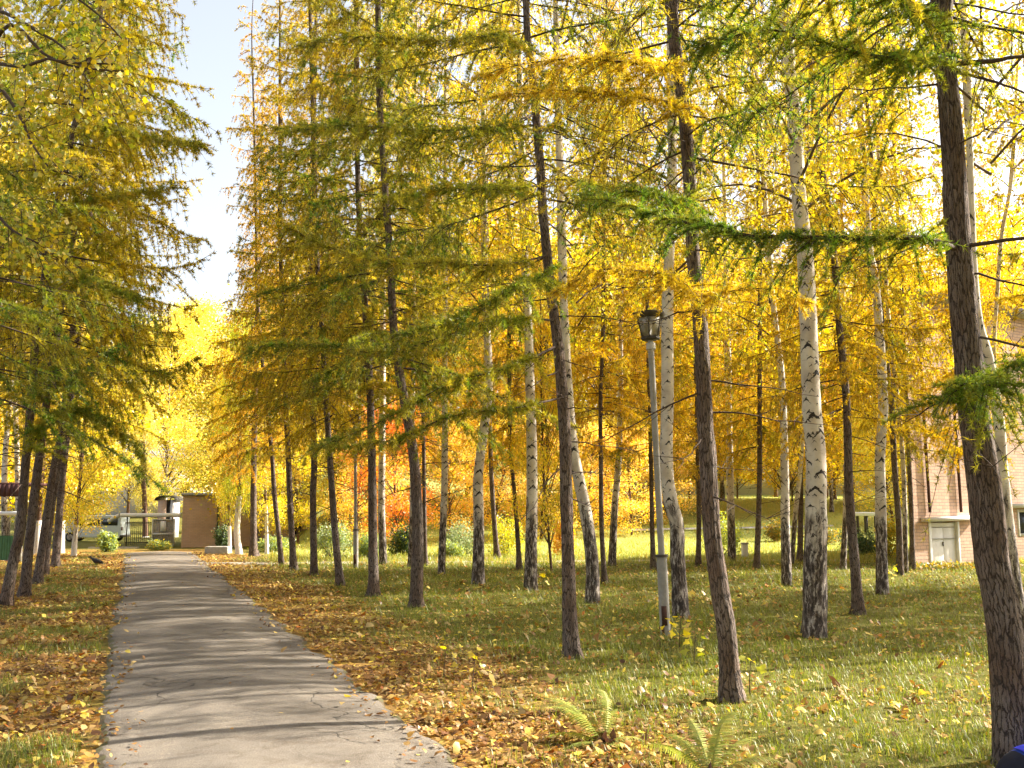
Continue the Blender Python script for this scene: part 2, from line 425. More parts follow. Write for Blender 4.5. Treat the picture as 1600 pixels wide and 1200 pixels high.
def build_path():
    ss = np.arange(-6, PEND, .12); tt = np.linspace(0, 1, 25)
    jl = (fbm(ss * 1.3, ss * 0 + 2, 41) - .5) * .22 + (vnoise(ss * 6, ss * 0, 42) - .5) * .06
    jr = (fbm(ss * 1.3, ss * 0 + 9, 43) - .5) * .22 + (vnoise(ss * 6, ss * 0, 44) - .5) * .06
    a = OL + jl; b = OR + jr
    T = a[:, None] + (b - a)[:, None] * tt; S = np.repeat(ss[:, None], len(tt), 1)
    X = S * PDIR.x + T * PN.x; Y = S * PDIR.y + T * PN.y
    e = np.minimum(tt, 1 - tt)
    Z = gz(X, Y) + .022 + .03 * sst(0, .4, e) + .012 * (fbm(X * 1.5, Y * 1.5, 45) - .5)
    Z[:, 0] -= .05; Z[:, -1] -= .05
    V = np.stack([X, Y, Z], -1).reshape(-1, 3); n, m = X.shape
    i = np.arange(n - 1)[:, None] * m + np.arange(m - 1)
    Fa = np.stack([i, i + 1, i + m + 1, i + m], -1).reshape(-1, 4)
    ed = np.repeat((1 - sst(0, .09, e))[None], n, 0).ravel()
    tag(mobj('asphalt_path', mk_mesh('asphalt_path', V, Fa, M['asphalt'], np.stack([ed] * 3, -1), True)), kind='structure')
build_path()

def strip(name, A, B, wid, mat, lift=.03, bow=0.0, n=60):
    A = Vector(A[:2]); B = Vector(B[:2]); d = (B - A); nrm = Vector((-d.y, d.x)).normalized()
    s = np.linspace(0, 1, n)
    cx = A.x + d.x * s + nrm.x * bow * np.sin(s * np.pi); cyy = A.y + d.y * s + nrm.y * bow * np.sin(s * np.pi)
    ww = wid / 2 * (1 + .25 * (fbm(s * 30, s * 0, 60) - .5))
    rows = []
    for t in (-1, -.5, 0, .5, 1):
        x = cx + nrm.x * ww * t; y = cyy + nrm.y * ww * t
        rows.append(np.stack([x, y, gz(x, y) + lift - (.05 if abs(t) == 1 else 0)], -1))
    V = np.stack(rows, 1).reshape(-1, 3); i = np.arange(n - 1)[:, None] * 5 + np.arange(4)
    Fa = np.stack([i, i + 1, i + 6, i + 5], -1).reshape(-1, 4)
    return tag(mobj(name, mk_mesh(name, V, Fa, mat, None, True)), kind='structure')
M['sandy'] = simple('sandy_concrete', (.42, .37, .30), .9, var=.2, scale=4)
strip('footpath', gnd(262, 881), gnd(1330, 876), .95, M['sandy'], bow=.25)
strip('terrace_kerb', gnd(985, 831), gnd(1300, 824), .35, M['concrete'], .12)
# ------------------------------------------------------------------ foliage generators
GOLD = np.array([.71, .525, .08]); GREEN = np.array([.145, .24, .035]); RUST = np.array([.62, .42, .08]); YEL = np.array([.85, .69, .095]); YG = np.array([.52, .53, .07])

def needles_at(rg, P, D, K, nl, nw, colr):
    n = len(P)
    d = unit(rg.normal(size=(n, K, 3)) + D[:, None] * .7 + np.array([0, 0, .12]))
    sd = unit(np.cross(d, rg.normal(size=(n, K, 3)))) * (nw * .5)
    ln = nl * (.65 + .6 * rg.random((n, K, 1)))
    b = np.repeat(P[:, None], K, 1)
    V = np.stack([b - sd, b + sd, b + d * ln], 2).reshape(-1, 3)
    Fa = np.arange(len(V)).reshape(-1, 3)
    C = np.repeat(np.clip(colr[:, None] * (.75 + .5 * rg.random((n, K, 1))), 0, .95), 3, 1).reshape(-1, 3)
    return V, Fa, C

def larch_colour(rg, g):
    g = np.clip(g, 0, 1)[:, None]; r = rg.random((len(g), 1))
    warm = np.where(r < .2, RUST * .6 + GOLD * .4, GOLD)
    return warm * (1 - g) + GREEN * g

def branch_system(rg, base, out, L, a, d, c, green, K, nl, nw, step, twig_den=8.0, bare=.15, pend=.8, rad=.014, m=8):
    """one larch branch: main axis, side twigs and needle tufts"""
    s = np.linspace(0, 1, m); perp = np.array([-out[1], out[0], 0.]); up = np.array([0, 0, 1.])
    wig = (rg.normal(size=m).cumsum() * .026 * L * s); pend = pend * (.4 + 1.5 * rg.random()); zw = rg.normal(size=m).cumsum() * .014 * L * s
    main = base + out * (L * s)[:, None] + up * (L * (a * s - d * s ** 2 + c * s ** 3) + zw)[:, None] + perp * wig[:, None]
    mr = rad * (1 - .8 * s) * (L / 2.2) ** .5
    nt_ = max(3, int(L * twig_den))
    sj = np.sort(bare + (1 - bare) * rg.random(nt_)); k = sj * (m - 1); i0 = np.minimum(k.astype(int), m - 2); f = (k - i0)[:, None]
    p0 = main[i0] * (1 - f) + main[i0 + 1] * f
    side = np.where(np.arange(nt_) % 2, 1, -1)[:, None] * (.35 + .75 * rg.random((nt_, 1)))
    dr = unit(out * .55 + perp * side + up * (-.45 * pend + .5 * (rg.random((nt_, 1)) - .5)))
    tl = (.16 + .55 * rg.random(nt_) ** 1.5) * (1.25 - sj) * min(1.25, .45 + L * .32) + .06
    q = np.linspace(0, 1, 3)
    tw = p0[:, None] + dr[:, None] * (tl[:, None] * q)[..., None] + up * (-pend * .75 * tl[:, None] * q ** 2)[..., None]
    nf = np.maximum(1, (tl / step * (.35 + 1.2 * rg.random(nt_))).astype(int)); idx = np.repeat(np.arange(nt_), nf)
    u = rg.random(len(idx)) * .95 + .05
    P = p0[idx] + dr[idx] * (tl[idx] * u)[:, None] - up * (pend * .75 * tl[idx] * u ** 2)[:, None]
    D = dr[idx]
    nm = int(L * (1 - bare) / step)
    sm = bare + (1 - bare) * rg.random(nm); km = sm * (m - 1); im = np.minimum(km.astype(int), m - 2); fm = (km - im)[:, None]
    P = np.concatenate([P, main[im] * (1 - fm) + main[im + 1] * fm]); D = np.concatenate([D, np.repeat(out[None], nm, 0)])
    g = green + rg.normal(size=len(P)) * .1
    g[:len(idx)] += (rg.normal(size=nt_) * .14)[idx]
    ned = needles_at(rg, P, D, K, nl, nw, larch_colour(rg, g))
    return (main, mr), tw, (.0045 * (1 - .6 * q)[None] * np.ones((nt_, 1))), ned

def larch_crown(rg, H, hb, Rr, nb, K=6, nl=.055, nw=.007, step=.05, green=.2, greenlow=0.0, dead=22, bend=None, dens=8.0, top=None):
    mains, twigs, trs, NV, NF, NC, off = [], [], [], [], [], [], 0
    mrad = []
    zt = top or H
    for i in range(nb):
        t = ((i + rg.random()) / nb) ** 1.1; z = hb + (zt - hb) * t * .99; th = (z - hb) / (H - hb)
        L = Rr * max(.16, (1 - th) ** .8) * (.55 + .5 * rg.random())
        az = i * 2.39996 + rg.normal() * .3; out = np.array([math.cos(az), math.sin(az), 0.])
        a = -.12 + .5 * th + rg.normal() * .08; d = .32 - .1 * th + rg.normal() * .14; c = .22 + rg.normal() * .08
        g = green + greenlow * (1 - th) ** 2 + rg.normal() * .18
        (mn, mr), tw, tr, (v, f, cc) = branch_system(rg, np.array([0, 0, z]), out, L, a, d, c, g, K, nl, nw, step, dens, .12 if th > .15 else .25)
        mains.append(mn); mrad.append(mr); twigs.append(tw); trs.append(tr)
        NV.append(v); NF.append(f + off); NC.append(cc); off += len(v)
    for i in range(dead):                                  # bare dead branches under the crown
        z = 1.6 + (hb + 2.5 - 1.6) * (i + rg.random()) / dead; az = i * 2.4 + rg.normal(); out = np.array([math.cos(az), math.sin(az), 0.])
        L = (.5 + 1.5 * rg.random()) * min(1, .35 + z / hb * .6); s = np.linspace(0, 1, 8)
        pp = np.array([-out[1], out[0], 0]); wg = rg.normal(size=8).cumsum() * .03 * s
        up = (rg.normal() * .18 - .1) * s - .22 * s ** 2 + .12 * s ** 3 + rg.normal(size=8) * .008
        mains.append(np.array([0, 0, z]) + out * (L * s)[:, None] + pp * wg[:, None] + np.array([0, 0, 1]) * (L * up)[:, None]); mrad.append(.009 * (1 - .8 * s))
        nt_ = 4; si = rg.integers(2, 7, nt_); p0 = mains[-1][si]; dr = unit(out * .6 + pp * rg.normal(size=(nt_, 1)) + np.array([0, 0, 1]) * rg.normal(size=(nt_, 1)) * .4)
        q = np.linspace(0, 1, 3); twigs.append(p0[:, None] + dr[:, None] * ((.15 + .3 * rg.random(nt_))[:, None] * q)[..., None]); trs.append(.004 * (1 - .6 * q)[None] * np.ones((nt_, 1)))
    wood = cat_vf([tubes(np.array(mains), np.array(mrad), 4), tubes(np.concatenate(twigs), np.concatenate(trs), 3)])
    V = np.concatenate(NV)
    if bend is not None:
        V = bend(V); wood = (bend(wood[0]), wood[1])
    return wood, (V, np.concatenate(NF), np.concatenate(NC))

def leaves_at(rg, P, size, colr, down=.6, asp=.62):
    n = len(P)
    d = unit(rg.normal(size=(n, 3)) - np.array([0, 0, down])); s = unit(np.cross(d, rg.normal(size=(n, 3)))); nn = np.cross(d, s)
    L = (size * (.65 + .6 * rg.random(n)))[:, None]
    a = P; b = P + d * L * .42 + s * L * asp * .5 + nn * L * .1; c = P + d * L; e = P + d * L * .42 - s * L * asp * .5 + nn * L * .1
    V = np.stack([a, b, c, e], 1).reshape(-1, 3); k = np.arange(n)[:, None] * 4
    Fa = np.concatenate([k + np.array([0, 1, 2]), k + np.array([0, 2, 3])])
    return V, Fa, np.repeat(colr, 4, 0)

def leaf_colour(rg, n, pal, wts, jit=.18):
    pal = np.array(pal); i = rg.choice(len(pal), n, p=np.array(wts) / sum(wts))
    return np.clip(pal[i] * (1 - jit + 2 * jit * rg.random((n, 1))), 0, .95)

def birch_crown(rg, H, hb, Rr, nl=46, tw_per=16, lv_per=21, size=.07, pal=(YEL, GOLD, YG), wts=(6, 2, 2), hang=1.0, bend=None):
    mains, mr, tws, trs, LP = [], [], [], [], []
    for i in range(nl):
        t = (i + rg.random()) / nl; z = hb + (H - hb) * t ** .95
        L = Rr * (.35 + .65 * min(1, (1 - t) * 1.9)) * (.6 + .5 * rg.random())
        az = i * 2.4 + rg.normal() * .4; out = np.array([math.cos(az), math.sin(az), 0.]); s = np.linspace(0, 1, 7)
        pp = np.array([-out[1], out[0], 0]); wg = rg.normal(size=7).cumsum() * .04 * s * L * .5
        rise = .75 + .3 * rg.random()
        mn = np.array([0, 0, z]) + out * (L * s)[:, None] + pp * wg[:, None] + np.array([0, 0, 1]) * (L * (rise * s - .75 * s ** 2.2))[:, None]
        mains.append(mn); mr.append((.004 + .0065 * L) * (1 - .9 * s))
        nt_ = int(tw_per * (.5 + L / Rr * .7)); sj = .2 + .8 * rg.random(nt_); k = sj * 6; i0 = np.minimum(k.astype(int), 5); f = (k - i0)[:, None]
        p0 = mn[i0] * (1 - f) + mn[i0 + 1] * f; az2 = rg.random(nt_) * 6.28
        dr = np.stack([np.cos(az2), np.sin(az2), rg.normal(size=nt_) * .3], -1) * .7 + out * .4
        tl = (.35 + .65 * rg.random(nt_)) * hang; q = np.linspace(0, 1, 4)
        drop = (-.9 * q ** 1.8)[None, :, None] * np.array([0, 0, 1])
        tw = p0[:, None] + dr[:, None] * (tl[:, None] * (q - .35 * q ** 2) * .6)[..., None] + drop * tl[:, None, None]
        tws.append(tw); trs.append(.0035 * (1 - .6 * q)[None] * np.ones((nt_, 1)))
        u = .1 + .9 * rg.random((nt_, lv_per))
        P = p0[:, None] + dr[:, None] * (tl[:, None] * (u - .35 * u ** 2) * .6)[..., None] - np.array([0, 0, 1]) * (.9 * u ** 1.8 * tl[:, None])[..., None]
        LP.append((P + rg.normal(size=P.shape) * .045).reshape(-1, 3))
    P = np.concatenate(LP); V, Fa, C = leaves_at(rg, P, size, leaf_colour(rg, len(P), pal, wts))
    wood = cat_vf([tubes(np.array(mains), np.array(mr), 4), tubes(np.concatenate(tws), np.concatenate(trs), 3)])
    if bend is not None: V = bend(V); wood = (bend(wood[0]), wood[1])
    return wood, (V, Fa, C)

def broad_crown(rg, H, hb, Rr, clumps=60, per=260, size=.13, pal=(YEL, GOLD, YG), wts=(6, 2, 2), spread=.5, slim=1.0):
    cz = hb + (H - hb) * rg.random(clumps) ** .9; t = (cz - hb) / (H - hb)
    rr = Rr * np.sqrt(np.clip(np.sin(np.pi * (.12 + .86 * t)), .05, 1)) * (.45 + .6 * rg.random(clumps)); az = np.arange(clumps) * 2.4 + rg.normal(size=clumps) * .5
    c = np.stack([rr * np.cos(az), rr * np.sin(az), cz], -1)
    P = (c[:, None] + rg.normal(size=(clumps, per, 3)) * np.array([spread, spread, spread * .62])).reshape(-1, 3)
    col = leaf_colour(rg, len(P), pal, wts) * np.repeat(.85 + .3 * rg.random(clumps), per)[:, None]
    V, Fa, C = leaves_at(rg, P, size, np.clip(col, 0, .95), .3, .75)
    s = np.linspace(0, 1, 6); root = np.stack([c[:, 0] * 0, c[:, 1] * 0, np.maximum(hb * .6, cz - rr * .9 - .3)], -1)
    mains = root[:, None] * (1 - s)[None, :, None] + c[:, None] * s[None, :, None] + np.array([0, 0, 1]) * (np.sin(s * np.pi) * .25)[None, :, None] + rg.normal(size=(clumps, 6, 3)) * .05 * s[None, :, None]
    return tubes(mains, .03 * (1 - .8 * s)[None] * np.ones((clumps, 1)), 3), (V, Fa, C)
# ------------------------------------------------------------------ trunks
def crom(P, n):
    P = np.array(P, float); s = np.concatenate([[0], np.cumsum(np.linalg.norm(np.diff(P, axis=0), axis=1))])
    q = np.linspace(0, s[-1], n); i = np.clip(np.searchsorted(s, q) - 1, 0, len(P) - 2)
    t = ((q - s[i]) / (s[i + 1] - s[i] + 1e-9))[:, None]
    p0 = P[np.maximum(i - 1, 0)]; p1 = P[i]; p2 = P[i + 1]; p3 = P[np.minimum(i + 2, len(P) - 1)]
    return .5 * (2 * p1 + (p2 - p0) * t + (2 * p0 - 5 * p1 + 4 * p2 - p3) * t ** 2 + (3 * p1 - p0 - 3 * p2 + p3) * t ** 3)

def trunk_line(pts, H):
    """photo outline of a trunk -> 3-D axis in the upright plane through its foot"""
    b = gnd(*pts[0]); Y = b.y
    W = [np.array(b)] + [np.array(at(u, v, Y)) for u, v in pts[1:]]
    d = W[-1] - W[-2] if len(W) > 1 else np.array([0, 0, 1.])
    d = d / np.linalg.norm(d); dl = np.array([0, 0, 1.]) * .5 + d * .5; dl /= np.linalg.norm(dl)
    while W[-1][2] < H - 2: W.append(W[-1] + dl * 2 + np.array([0, rng.normal() * .03, 0]))
    W.append(W[-1] + np.array([0, 0, max(.5, H - W[-1][2])]))
    return b, Y, np.array(W)

def trunk_mesh(name, line, w_base, w_top, z_top, Y, mat, sides=12, seg=.14, flare=.25, rough=.05, seed=0, H=18):
    n = max(20, int(H / seg)); A = crom(line, n * 3)
    z0 = line[0][2]; zz = np.concatenate([[z0 - .15], np.linspace(z0, A[-1][2], n) ** 1.0])
    zs = A[:, 2]; o = np.argsort(zs)
    C = np.stack([np.interp(zz, zs[o], A[o, 0]), np.interp(zz, zs[o], A[o, 1]), zz], -1)
    k = Y * math.cos(0) / F
    r0, r1 = w_base * k / 2 * .9, w_top * k / 2 * .9
    h = zz - z0
    r = np.where(h < z_top, r0 + (r1 - r0) * (np.clip(h, 0, None) / z_top) ** .8, r1 * np.clip(1 - (h - z_top) / max(.1, H - z_top), 0, 1) + .012)
    r = r * (1 + flare * np.exp(-np.clip(h, 0, None) / .22))
    V, Fa = tubes(C[None], r[None], sides, uv=True)
    V = V.reshape(len(zz), sides + 1, 3); ang = np.arange(sides + 1) / sides
    rg = np.random.default_rng(seed + 900)
    aj = np.arange(sides) * 1.0
    j = (vnoise(np.repeat(aj[None] * .8, len(zz), 0), np.repeat((h * 3)[:, None], sides, 1), seed) - .5) * 2
    j += (vnoise(np.repeat(aj[None] * 1.7, len(zz), 0), np.repeat((h * 9)[:, None], sides, 1), seed + 1) - .5) * 1.3
    lump = (vnoise(h * 1.1, h * 0 + seed, 3) - .5) * .12
    j = np.concatenate([j, j[:, :1]], 1)
    ph = seed * .7; lobe = flare * np.exp(-np.clip(h, 0, None) / .13)[:, None] * .55 * (np.cos(ang * 2 * np.pi * 4 + ph) + .6 * np.cos(ang * 2 * np.pi * 7 + ph * 2))[None]
    V = C[:, None] + (V - C[:, None]) * (1 + lobe + rough * j + lump[:, None] * .6)[..., None]
    rm = max(r0, .06)
    uv = np.stack([np.repeat(ang[None] * 2 * np.pi * rm, len(zz), 0) + seed * 1.37, np.repeat(h[:, None], sides + 1, 1)], -1).reshape(-1, 2)
    return mk_mesh(name, V.reshape(-1, 3) - line[0], Fa, mat, None, True, uv), C - line[0]

# shared crowns
LV = [larch_crown(np.random.default_rng(300 + i), 18, 3.4 + .5 * (i % 2), 2.5, 110, K=11, nl=.062, nw=.0125, step=.04, green=.12 + .07 * i, dead=24, dens=15) for i in range(3)]
LVM = [(mk_mesh('larch_branches', *wd, M['twig']), mk_mesh('larch_foliage', v, f, M['needle'], c)) for wd, (v, f, c) in LV]
BV = [birch_crown(np.random.default_rng(400 + i), 17, 4.6 + .6 * i, 2.5, 50, wts=[(6, 2, 2), (5, 1, 4), (6, 4, 1)][i]) for i in range(3)]
BVM = [(mk_mesh('birch_branches', *wd, M['birch_twig']), mk_mesh('birch_foliage', v, f, M['leaf'], c)) for wd, (v, f, c) in BV]
OR_ = np.array([.78, .42, .09]); PE = np.array([.80, .55, .20])
GV = [broad_crown(np.random.default_rng(500 + i), *a) for i, a in enumerate([
    (12, 1.6, 2.9, 70, 250, .13, (YEL, GOLD, YG), (6, 2, 2), .5),
    (11, 1.0, 2.6, 64, 250, .13, (YEL, GOLD, YG), (4, 2, 4), .48),
    (9, .7, 2.3, 56, 240, .12, (OR_, GOLD, PE), (4, 3, 3), .45),
    (14, 2.2, 2.6, 90, 260, .125, (GOLD, YEL, YG), (4, 5, 2), .5)])]
GVM = [(mk_mesh('tree_branches', *wd, M['birch_twig']), mk_mesh('tree_foliage', v, f, M['leaf'], c)) for wd, (v, f, c) in GV]

def place_crown(tree, meshes, C, Hv, H, rz, tint, names=('branches', 'crown'), rscale=1.0):
    n = len(C); top = C[int(n * .8)] - C[0]; q = Vector((0, 0, 1)).rotation_difference(Vector(top).normalized())
    q = q @ Quaternion((0, 0, 1), rz)
    for nm, me in zip(names, meshes):
        o = mobj(nm, me, tree); o.rotation_mode = 'QUATERNION'; o.rotation_quaternion = q
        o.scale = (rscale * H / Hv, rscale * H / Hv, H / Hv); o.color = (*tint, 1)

def tree(kind, pts, wb, wt, label, H=18, crown='shared', var=0, tint=(1, 1, 1), group=None, hb=3.4, Rr=2.5, nb=80, green=.3, greenlow=.2, sides=12, seg=.14,
         rough=.05, flare=.42, step=.033, top=None, dead=24, rscale=1.0, dens=14.0, K=7, nl=.08, nw=.013, bark=None, leaves=None):
    b, Y, line = trunk_line(pts, H)
    seed = int(abs(pts[0][0] * 7 + pts[0][1])) % 500
    name = {'larch': 'larch_tree', 'birch': 'birch_tree', 'maple': 'maple_tree'}[kind]
    t = empty(name, b, label, 'tree', group)
    ztop = float(at(*pts[-1], Y).z - b.z)
    if Y > 19: sides, seg = min(sides, 10), .22
    me, C = trunk_mesh('trunk', line, wb, wt, max(1.0, ztop), Y, bark or M['larch' if kind == 'larch' else 'birch'], sides, seg, flare, rough, seed, H)
    mobj('trunk', me, t)
    def bend(V):
        V = V.copy(); V[:, 0] += np.interp(V[:, 2], C[:, 2], C[:, 0]); V[:, 1] += np.interp(V[:, 2], C[:, 2], C[:, 1]); return V
    rg = np.random.default_rng(seed)
    if crown == 'shared':
        ms = {'larch': LVM, 'birch': BVM, 'maple': GVM}[kind][var % (4 if kind == 'maple' else 3)]
        place_crown(t, ms, C, {'larch': 18, 'birch': 17, 'maple': 12}[kind], H, rg.random() * 6.28, tint, rscale=rscale)
    elif crown == 'own':
        if kind == 'larch':
            wd, (v, f, c) = larch_crown(rg, H, hb, Rr, nb, K, nl, nw, step, green, greenlow, dead, bend, dens, top)
            o1 = mobj('branches', mk_mesh('larch_branches', *wd, M['twig']), t); o2 = mobj('crown', mk_mesh('larch_foliage', v, f, M['needle'], c), t)
        else:
            wd, (v, f, c) = birch_crown(rg, H, hb, Rr, nb, bend=bend, **(leaves or {}))
            o1 = mobj('branches', mk_mesh('birch_branches', *wd, M['birch_twig']), t); o2 = mobj('crown', mk_mesh('birch_foliage', v, f, M['leaf'], c), t)
        o2.color = (*tint, 1)
    return t, b, Y

def spray(t, b, pts, green, seed=0, rad=.016, K=8, nl=.045, nw=.006, step=.014, den=15, tl=1.0, pend=.7, bare=.1, label=None):
    """one long needle-clad branch of a near larch; pts = [(u, v, depth)...] from the trunk outwards"""
    rg = np.random.default_rng(7000 + seed); W = np.array([np.array(at(u, v, Y)) for u, v, Y in pts]) - np.array(b)
    main = crom(W, 16); s = np.linspace(0, 1, 16); Ln = np.linalg.norm(np.diff(main, axis=0), axis=1).sum()
    main += rg.normal(size=main.shape).cumsum(0) * .013 * s[:, None]
    T = unit(np.gradient(main, axis=0)); up = np.array([0, 0, 1.])
    n = int(Ln * den); sj = np.sort(bare + (1 - bare) * rg.random(n)); k = sj * 15; i = np.minimum(k.astype(int), 14); f = (k - i)[:, None]
    p0 = main[i] * (1 - f) + main[i + 1] * f; out = T[i]; perp = unit(np.cross(out, up))
    side = np.where(np.arange(n) % 2, 1, -1)[:, None] * (.3 + .8 * rg.random((n, 1)))
    dr = unit(out * .7 + perp * side + up * (-.1 + 1.1 * (rg.random((n, 1)) - .5)))
    pend = pend * (.15 + 1.1 * rg.random(n) ** 1.5)
    L = ((.10 + .42 * rg.random(n) ** 1.6) * (1.2 - sj * .8) + .05) * tl; q = np.linspace(0, 1, 4)
    tw = p0[:, None] + dr[:, None] * (L[:, None] * q)[..., None] - up * ((pend * L)[:, None] * q ** 2)[..., None]
    nf = np.maximum(1, (L / step * (.2 + 1.5 * rg.random(n))).astype(int)); idx = np.repeat(np.arange(n), nf); u = rg.random(len(idx)) * .97 + .03
    P = p0[idx] + dr[idx] * (L[idx] * u)[:, None] - up * ((pend * L)[idx] * u ** 2)[:, None]
    nm = int(Ln * (1 - bare) / step * 3.2); km = (bare + (1 - bare) * rg.random(nm)) * 15; im = np.minimum(km.astype(int), 14); fm = (km - im)[:, None]
    P = np.concatenate([P, main[im] * (1 - fm) + main[im + 1] * fm + rg.normal(size=(nm, 3)) * .028 * tl]); D = np.concatenate([dr[idx], T[im]])
    g = green * .94 + rg.normal(size=len(P)) * .1; g[:len(idx)] += (rg.normal(size=n) * .17)[idx] - .22 * u ** 2
    V, Fa, C = needles_at(rg, P, D, K, nl, nw, larch_colour(rg, g))
    wd = cat_vf([tubes(main[None], (rad * (1 - .85 * s))[None], 6), tubes(tw, .0035 * (1 - .6 * q)[None] * np.ones((n, 1)), 3)])
    o = mobj('branch', mk_mesh('branch', *wd, M['twig']), t)
    if label: o['label'] = label
    mobj('needles', mk_mesh('needles', V, Fa, M['needle'], C), o)
# ------------------------------------------------------------------ larches along the path
ROW = 'larches in the row along the grass side of the path'
t8, b8, Y8 = tree('larch', [(896, 1028), (891, 987), (887, 850), (884, 750), (882, 667), (873, 550), (862, 467), (855, 400), (848, 327), (845, 275), (835, 150), (825, 62), (822, 0)], 25, 12,
    'slender brown larch trunk rising in front of a leaning birch, beside the lamp post', 17, 'own', hb=5.0, Rr=2.3, nb=46, green=.42, sides=28, seg=.05, rough=.07, step=.03, K=7, nl=.055, nw=.0085, top=10.5, dead=30, group=ROW)
t9, b9, Y9 = tree('larch', [(1143, 1095), (1135, 987), (1125, 925), (1115, 850), (1109, 775), (1105, 700), (1102, 667), (1098, 567), (1093, 493), (1083, 400), (1080, 317), (1075, 250), (1070, 187), (1057, 87), (1050, 12)], 33, 21,
    'sturdy brown larch with scaly bark standing between the lamp post and the big white birch', 17, 'own', hb=4.6, Rr=2.2, nb=44, green=.35, sides=34, seg=.045, rough=.07, step=.03, K=7, nl=.055, nw=.0085, top=10.5, dead=26, group=ROW)
t10, b10, Y10 = tree('larch', [(1590, 1194), (1575, 1025), (1560, 925), (1550, 875), (1540, 775), (1530, 700), (1520, 633), (1510, 533), (1500, 417), (1493, 317), (1490, 250), (1480, 125), (1472, 12)], 66, 34,
    'thickest grey-brown larch trunk, close to the viewer above the blue bag', 17, 'own', hb=4.9, Rr=2.2, nb=40, green=.5, sides=40, seg=.04, rough=.06, flare=.16, step=.03, K=7, nl=.055, nw=.0085, top=10, dead=14, group=ROW)
t7, b7, Y7 = tree('larch', [(650, 948), (652, 875), (652, 800), (646, 712), (633, 633), (617, 533), (608, 383), (602, 300), (594, 170)], 22, 10,
    'dark larch with a swollen curved foot and green sprays, next to the slanting path shadows', 18, 'own', hb=3.8, Rr=2.7, nb=96, green=.42, greenlow=.25, sides=20, seg=.08, top=15, group=ROW)
t6, b6, Y6 = tree('larch', [(584, 931), (582, 800), (581, 712), (577, 583), (572, 500), (563, 377), (558, 230)], 17, 9,
    'straight dark larch trunk just in front of a white patchy birch', 18, 'own', hb=3.8, Rr=2.6, nb=96, green=.38, greenlow=.2, sides=16, seg=.1, top=15, group=ROW)
t5, b5, Y5 = tree('larch', [(532, 915), (525, 850), (521, 800), (516, 725), (508, 600), (500, 467), (494, 380)], 13, 8,
    'larch with a kinked double-looking trunk left of the thin grey lamp post', 18, var=3, tint=(.95, 1, .9), group=ROW)
tree('larch', [(491, 899), (489, 775), (491, 725), (488, 600), (485, 450), (489, 260)], 12, 8, 'larch fourth along the row counted from the far end of the path', 18, var=0, tint=(1, 1, 1), group=ROW)
tree('larch', [(459, 891), (454, 800), (450, 700), (445, 600), (438, 383)], 11, 7, 'thin larch leaning left, third from the far end of the row', 18, var=1, tint=(1.04, .98, .9), group=ROW)
tree('larch', [(440, 882), (436, 840), (429, 775), (424, 700), (413, 600), (403, 473)], 9, 6, 'thin larch with a strongly bowed foot, second from the far end of the row', 16.5, var=2, tint=(1.08, .95, .85), group=ROW)
tree('larch', [(396, 869), (396, 800), (397, 700), (400, 560)], 12, 8, 'farthest larch of the row, straight and golden, beside the whitewashed trunks', 15.5, var=3, tint=(1.1, .94, .82), group=ROW, rscale=.9)
LROW = 'leaning larches on the litter side of the path'
for pts, wb, wt, var, own, lab in [
    ([(8, 947), (22, 870), (32, 825), (40, 725), (47, 650), (57, 517), (72, 417), (87, 327), (100, 275), (114, 205), (130, 140)], 18, 9, 0, 1, 'leaning larch at the very edge of the view beside the green panel'),
    ([(38, 932), (48, 825), (60, 725), (68, 660), (88, 533), (102, 433), (112, 383), (125, 300)], 17, 9, 1, 1, 'second of the leaning larches by the pavilion, thick straight dark trunk'),
    ([(58, 912), (72, 812), (85, 725), (97, 667), (112, 533), (123, 457), (140, 340)], 14, 8, 2, 0, 'third of the leaning larches by the pavilion'),
    ([(71, 899), (78, 825), (90, 740), (104, 640), (122, 520)], 10, 6, 3, 0, 'thin larch squeezed between two thicker leaning larches'),
    ([(86, 886), (91, 825), (96, 762), (100, 725), (112, 620), (125, 500)], 13, 8, 1, 0, 'last of the leaning larches, closest to the crow')]:
    LLT = globals().setdefault('LLT', []); LLT += [tree('larch', pts, wb, wt, lab, 22, 'shared', var + 2, (.94, 1, .9), LROW, hb=2.6, Rr=2.9, nb=100, green=.34, greenlow=.25, top=15, rscale=1.02, sides=16, seg=.1)]
tree('larch', [(-60, 990), (-48, 800), (-30, 500)], 22, 14, 'larch at the edge of the view whose green boughs hang over the litter', 17, 'own', hb=3.0, Rr=2.6, nb=70, green=.5, greenlow=.2, top=13, group=LROW)
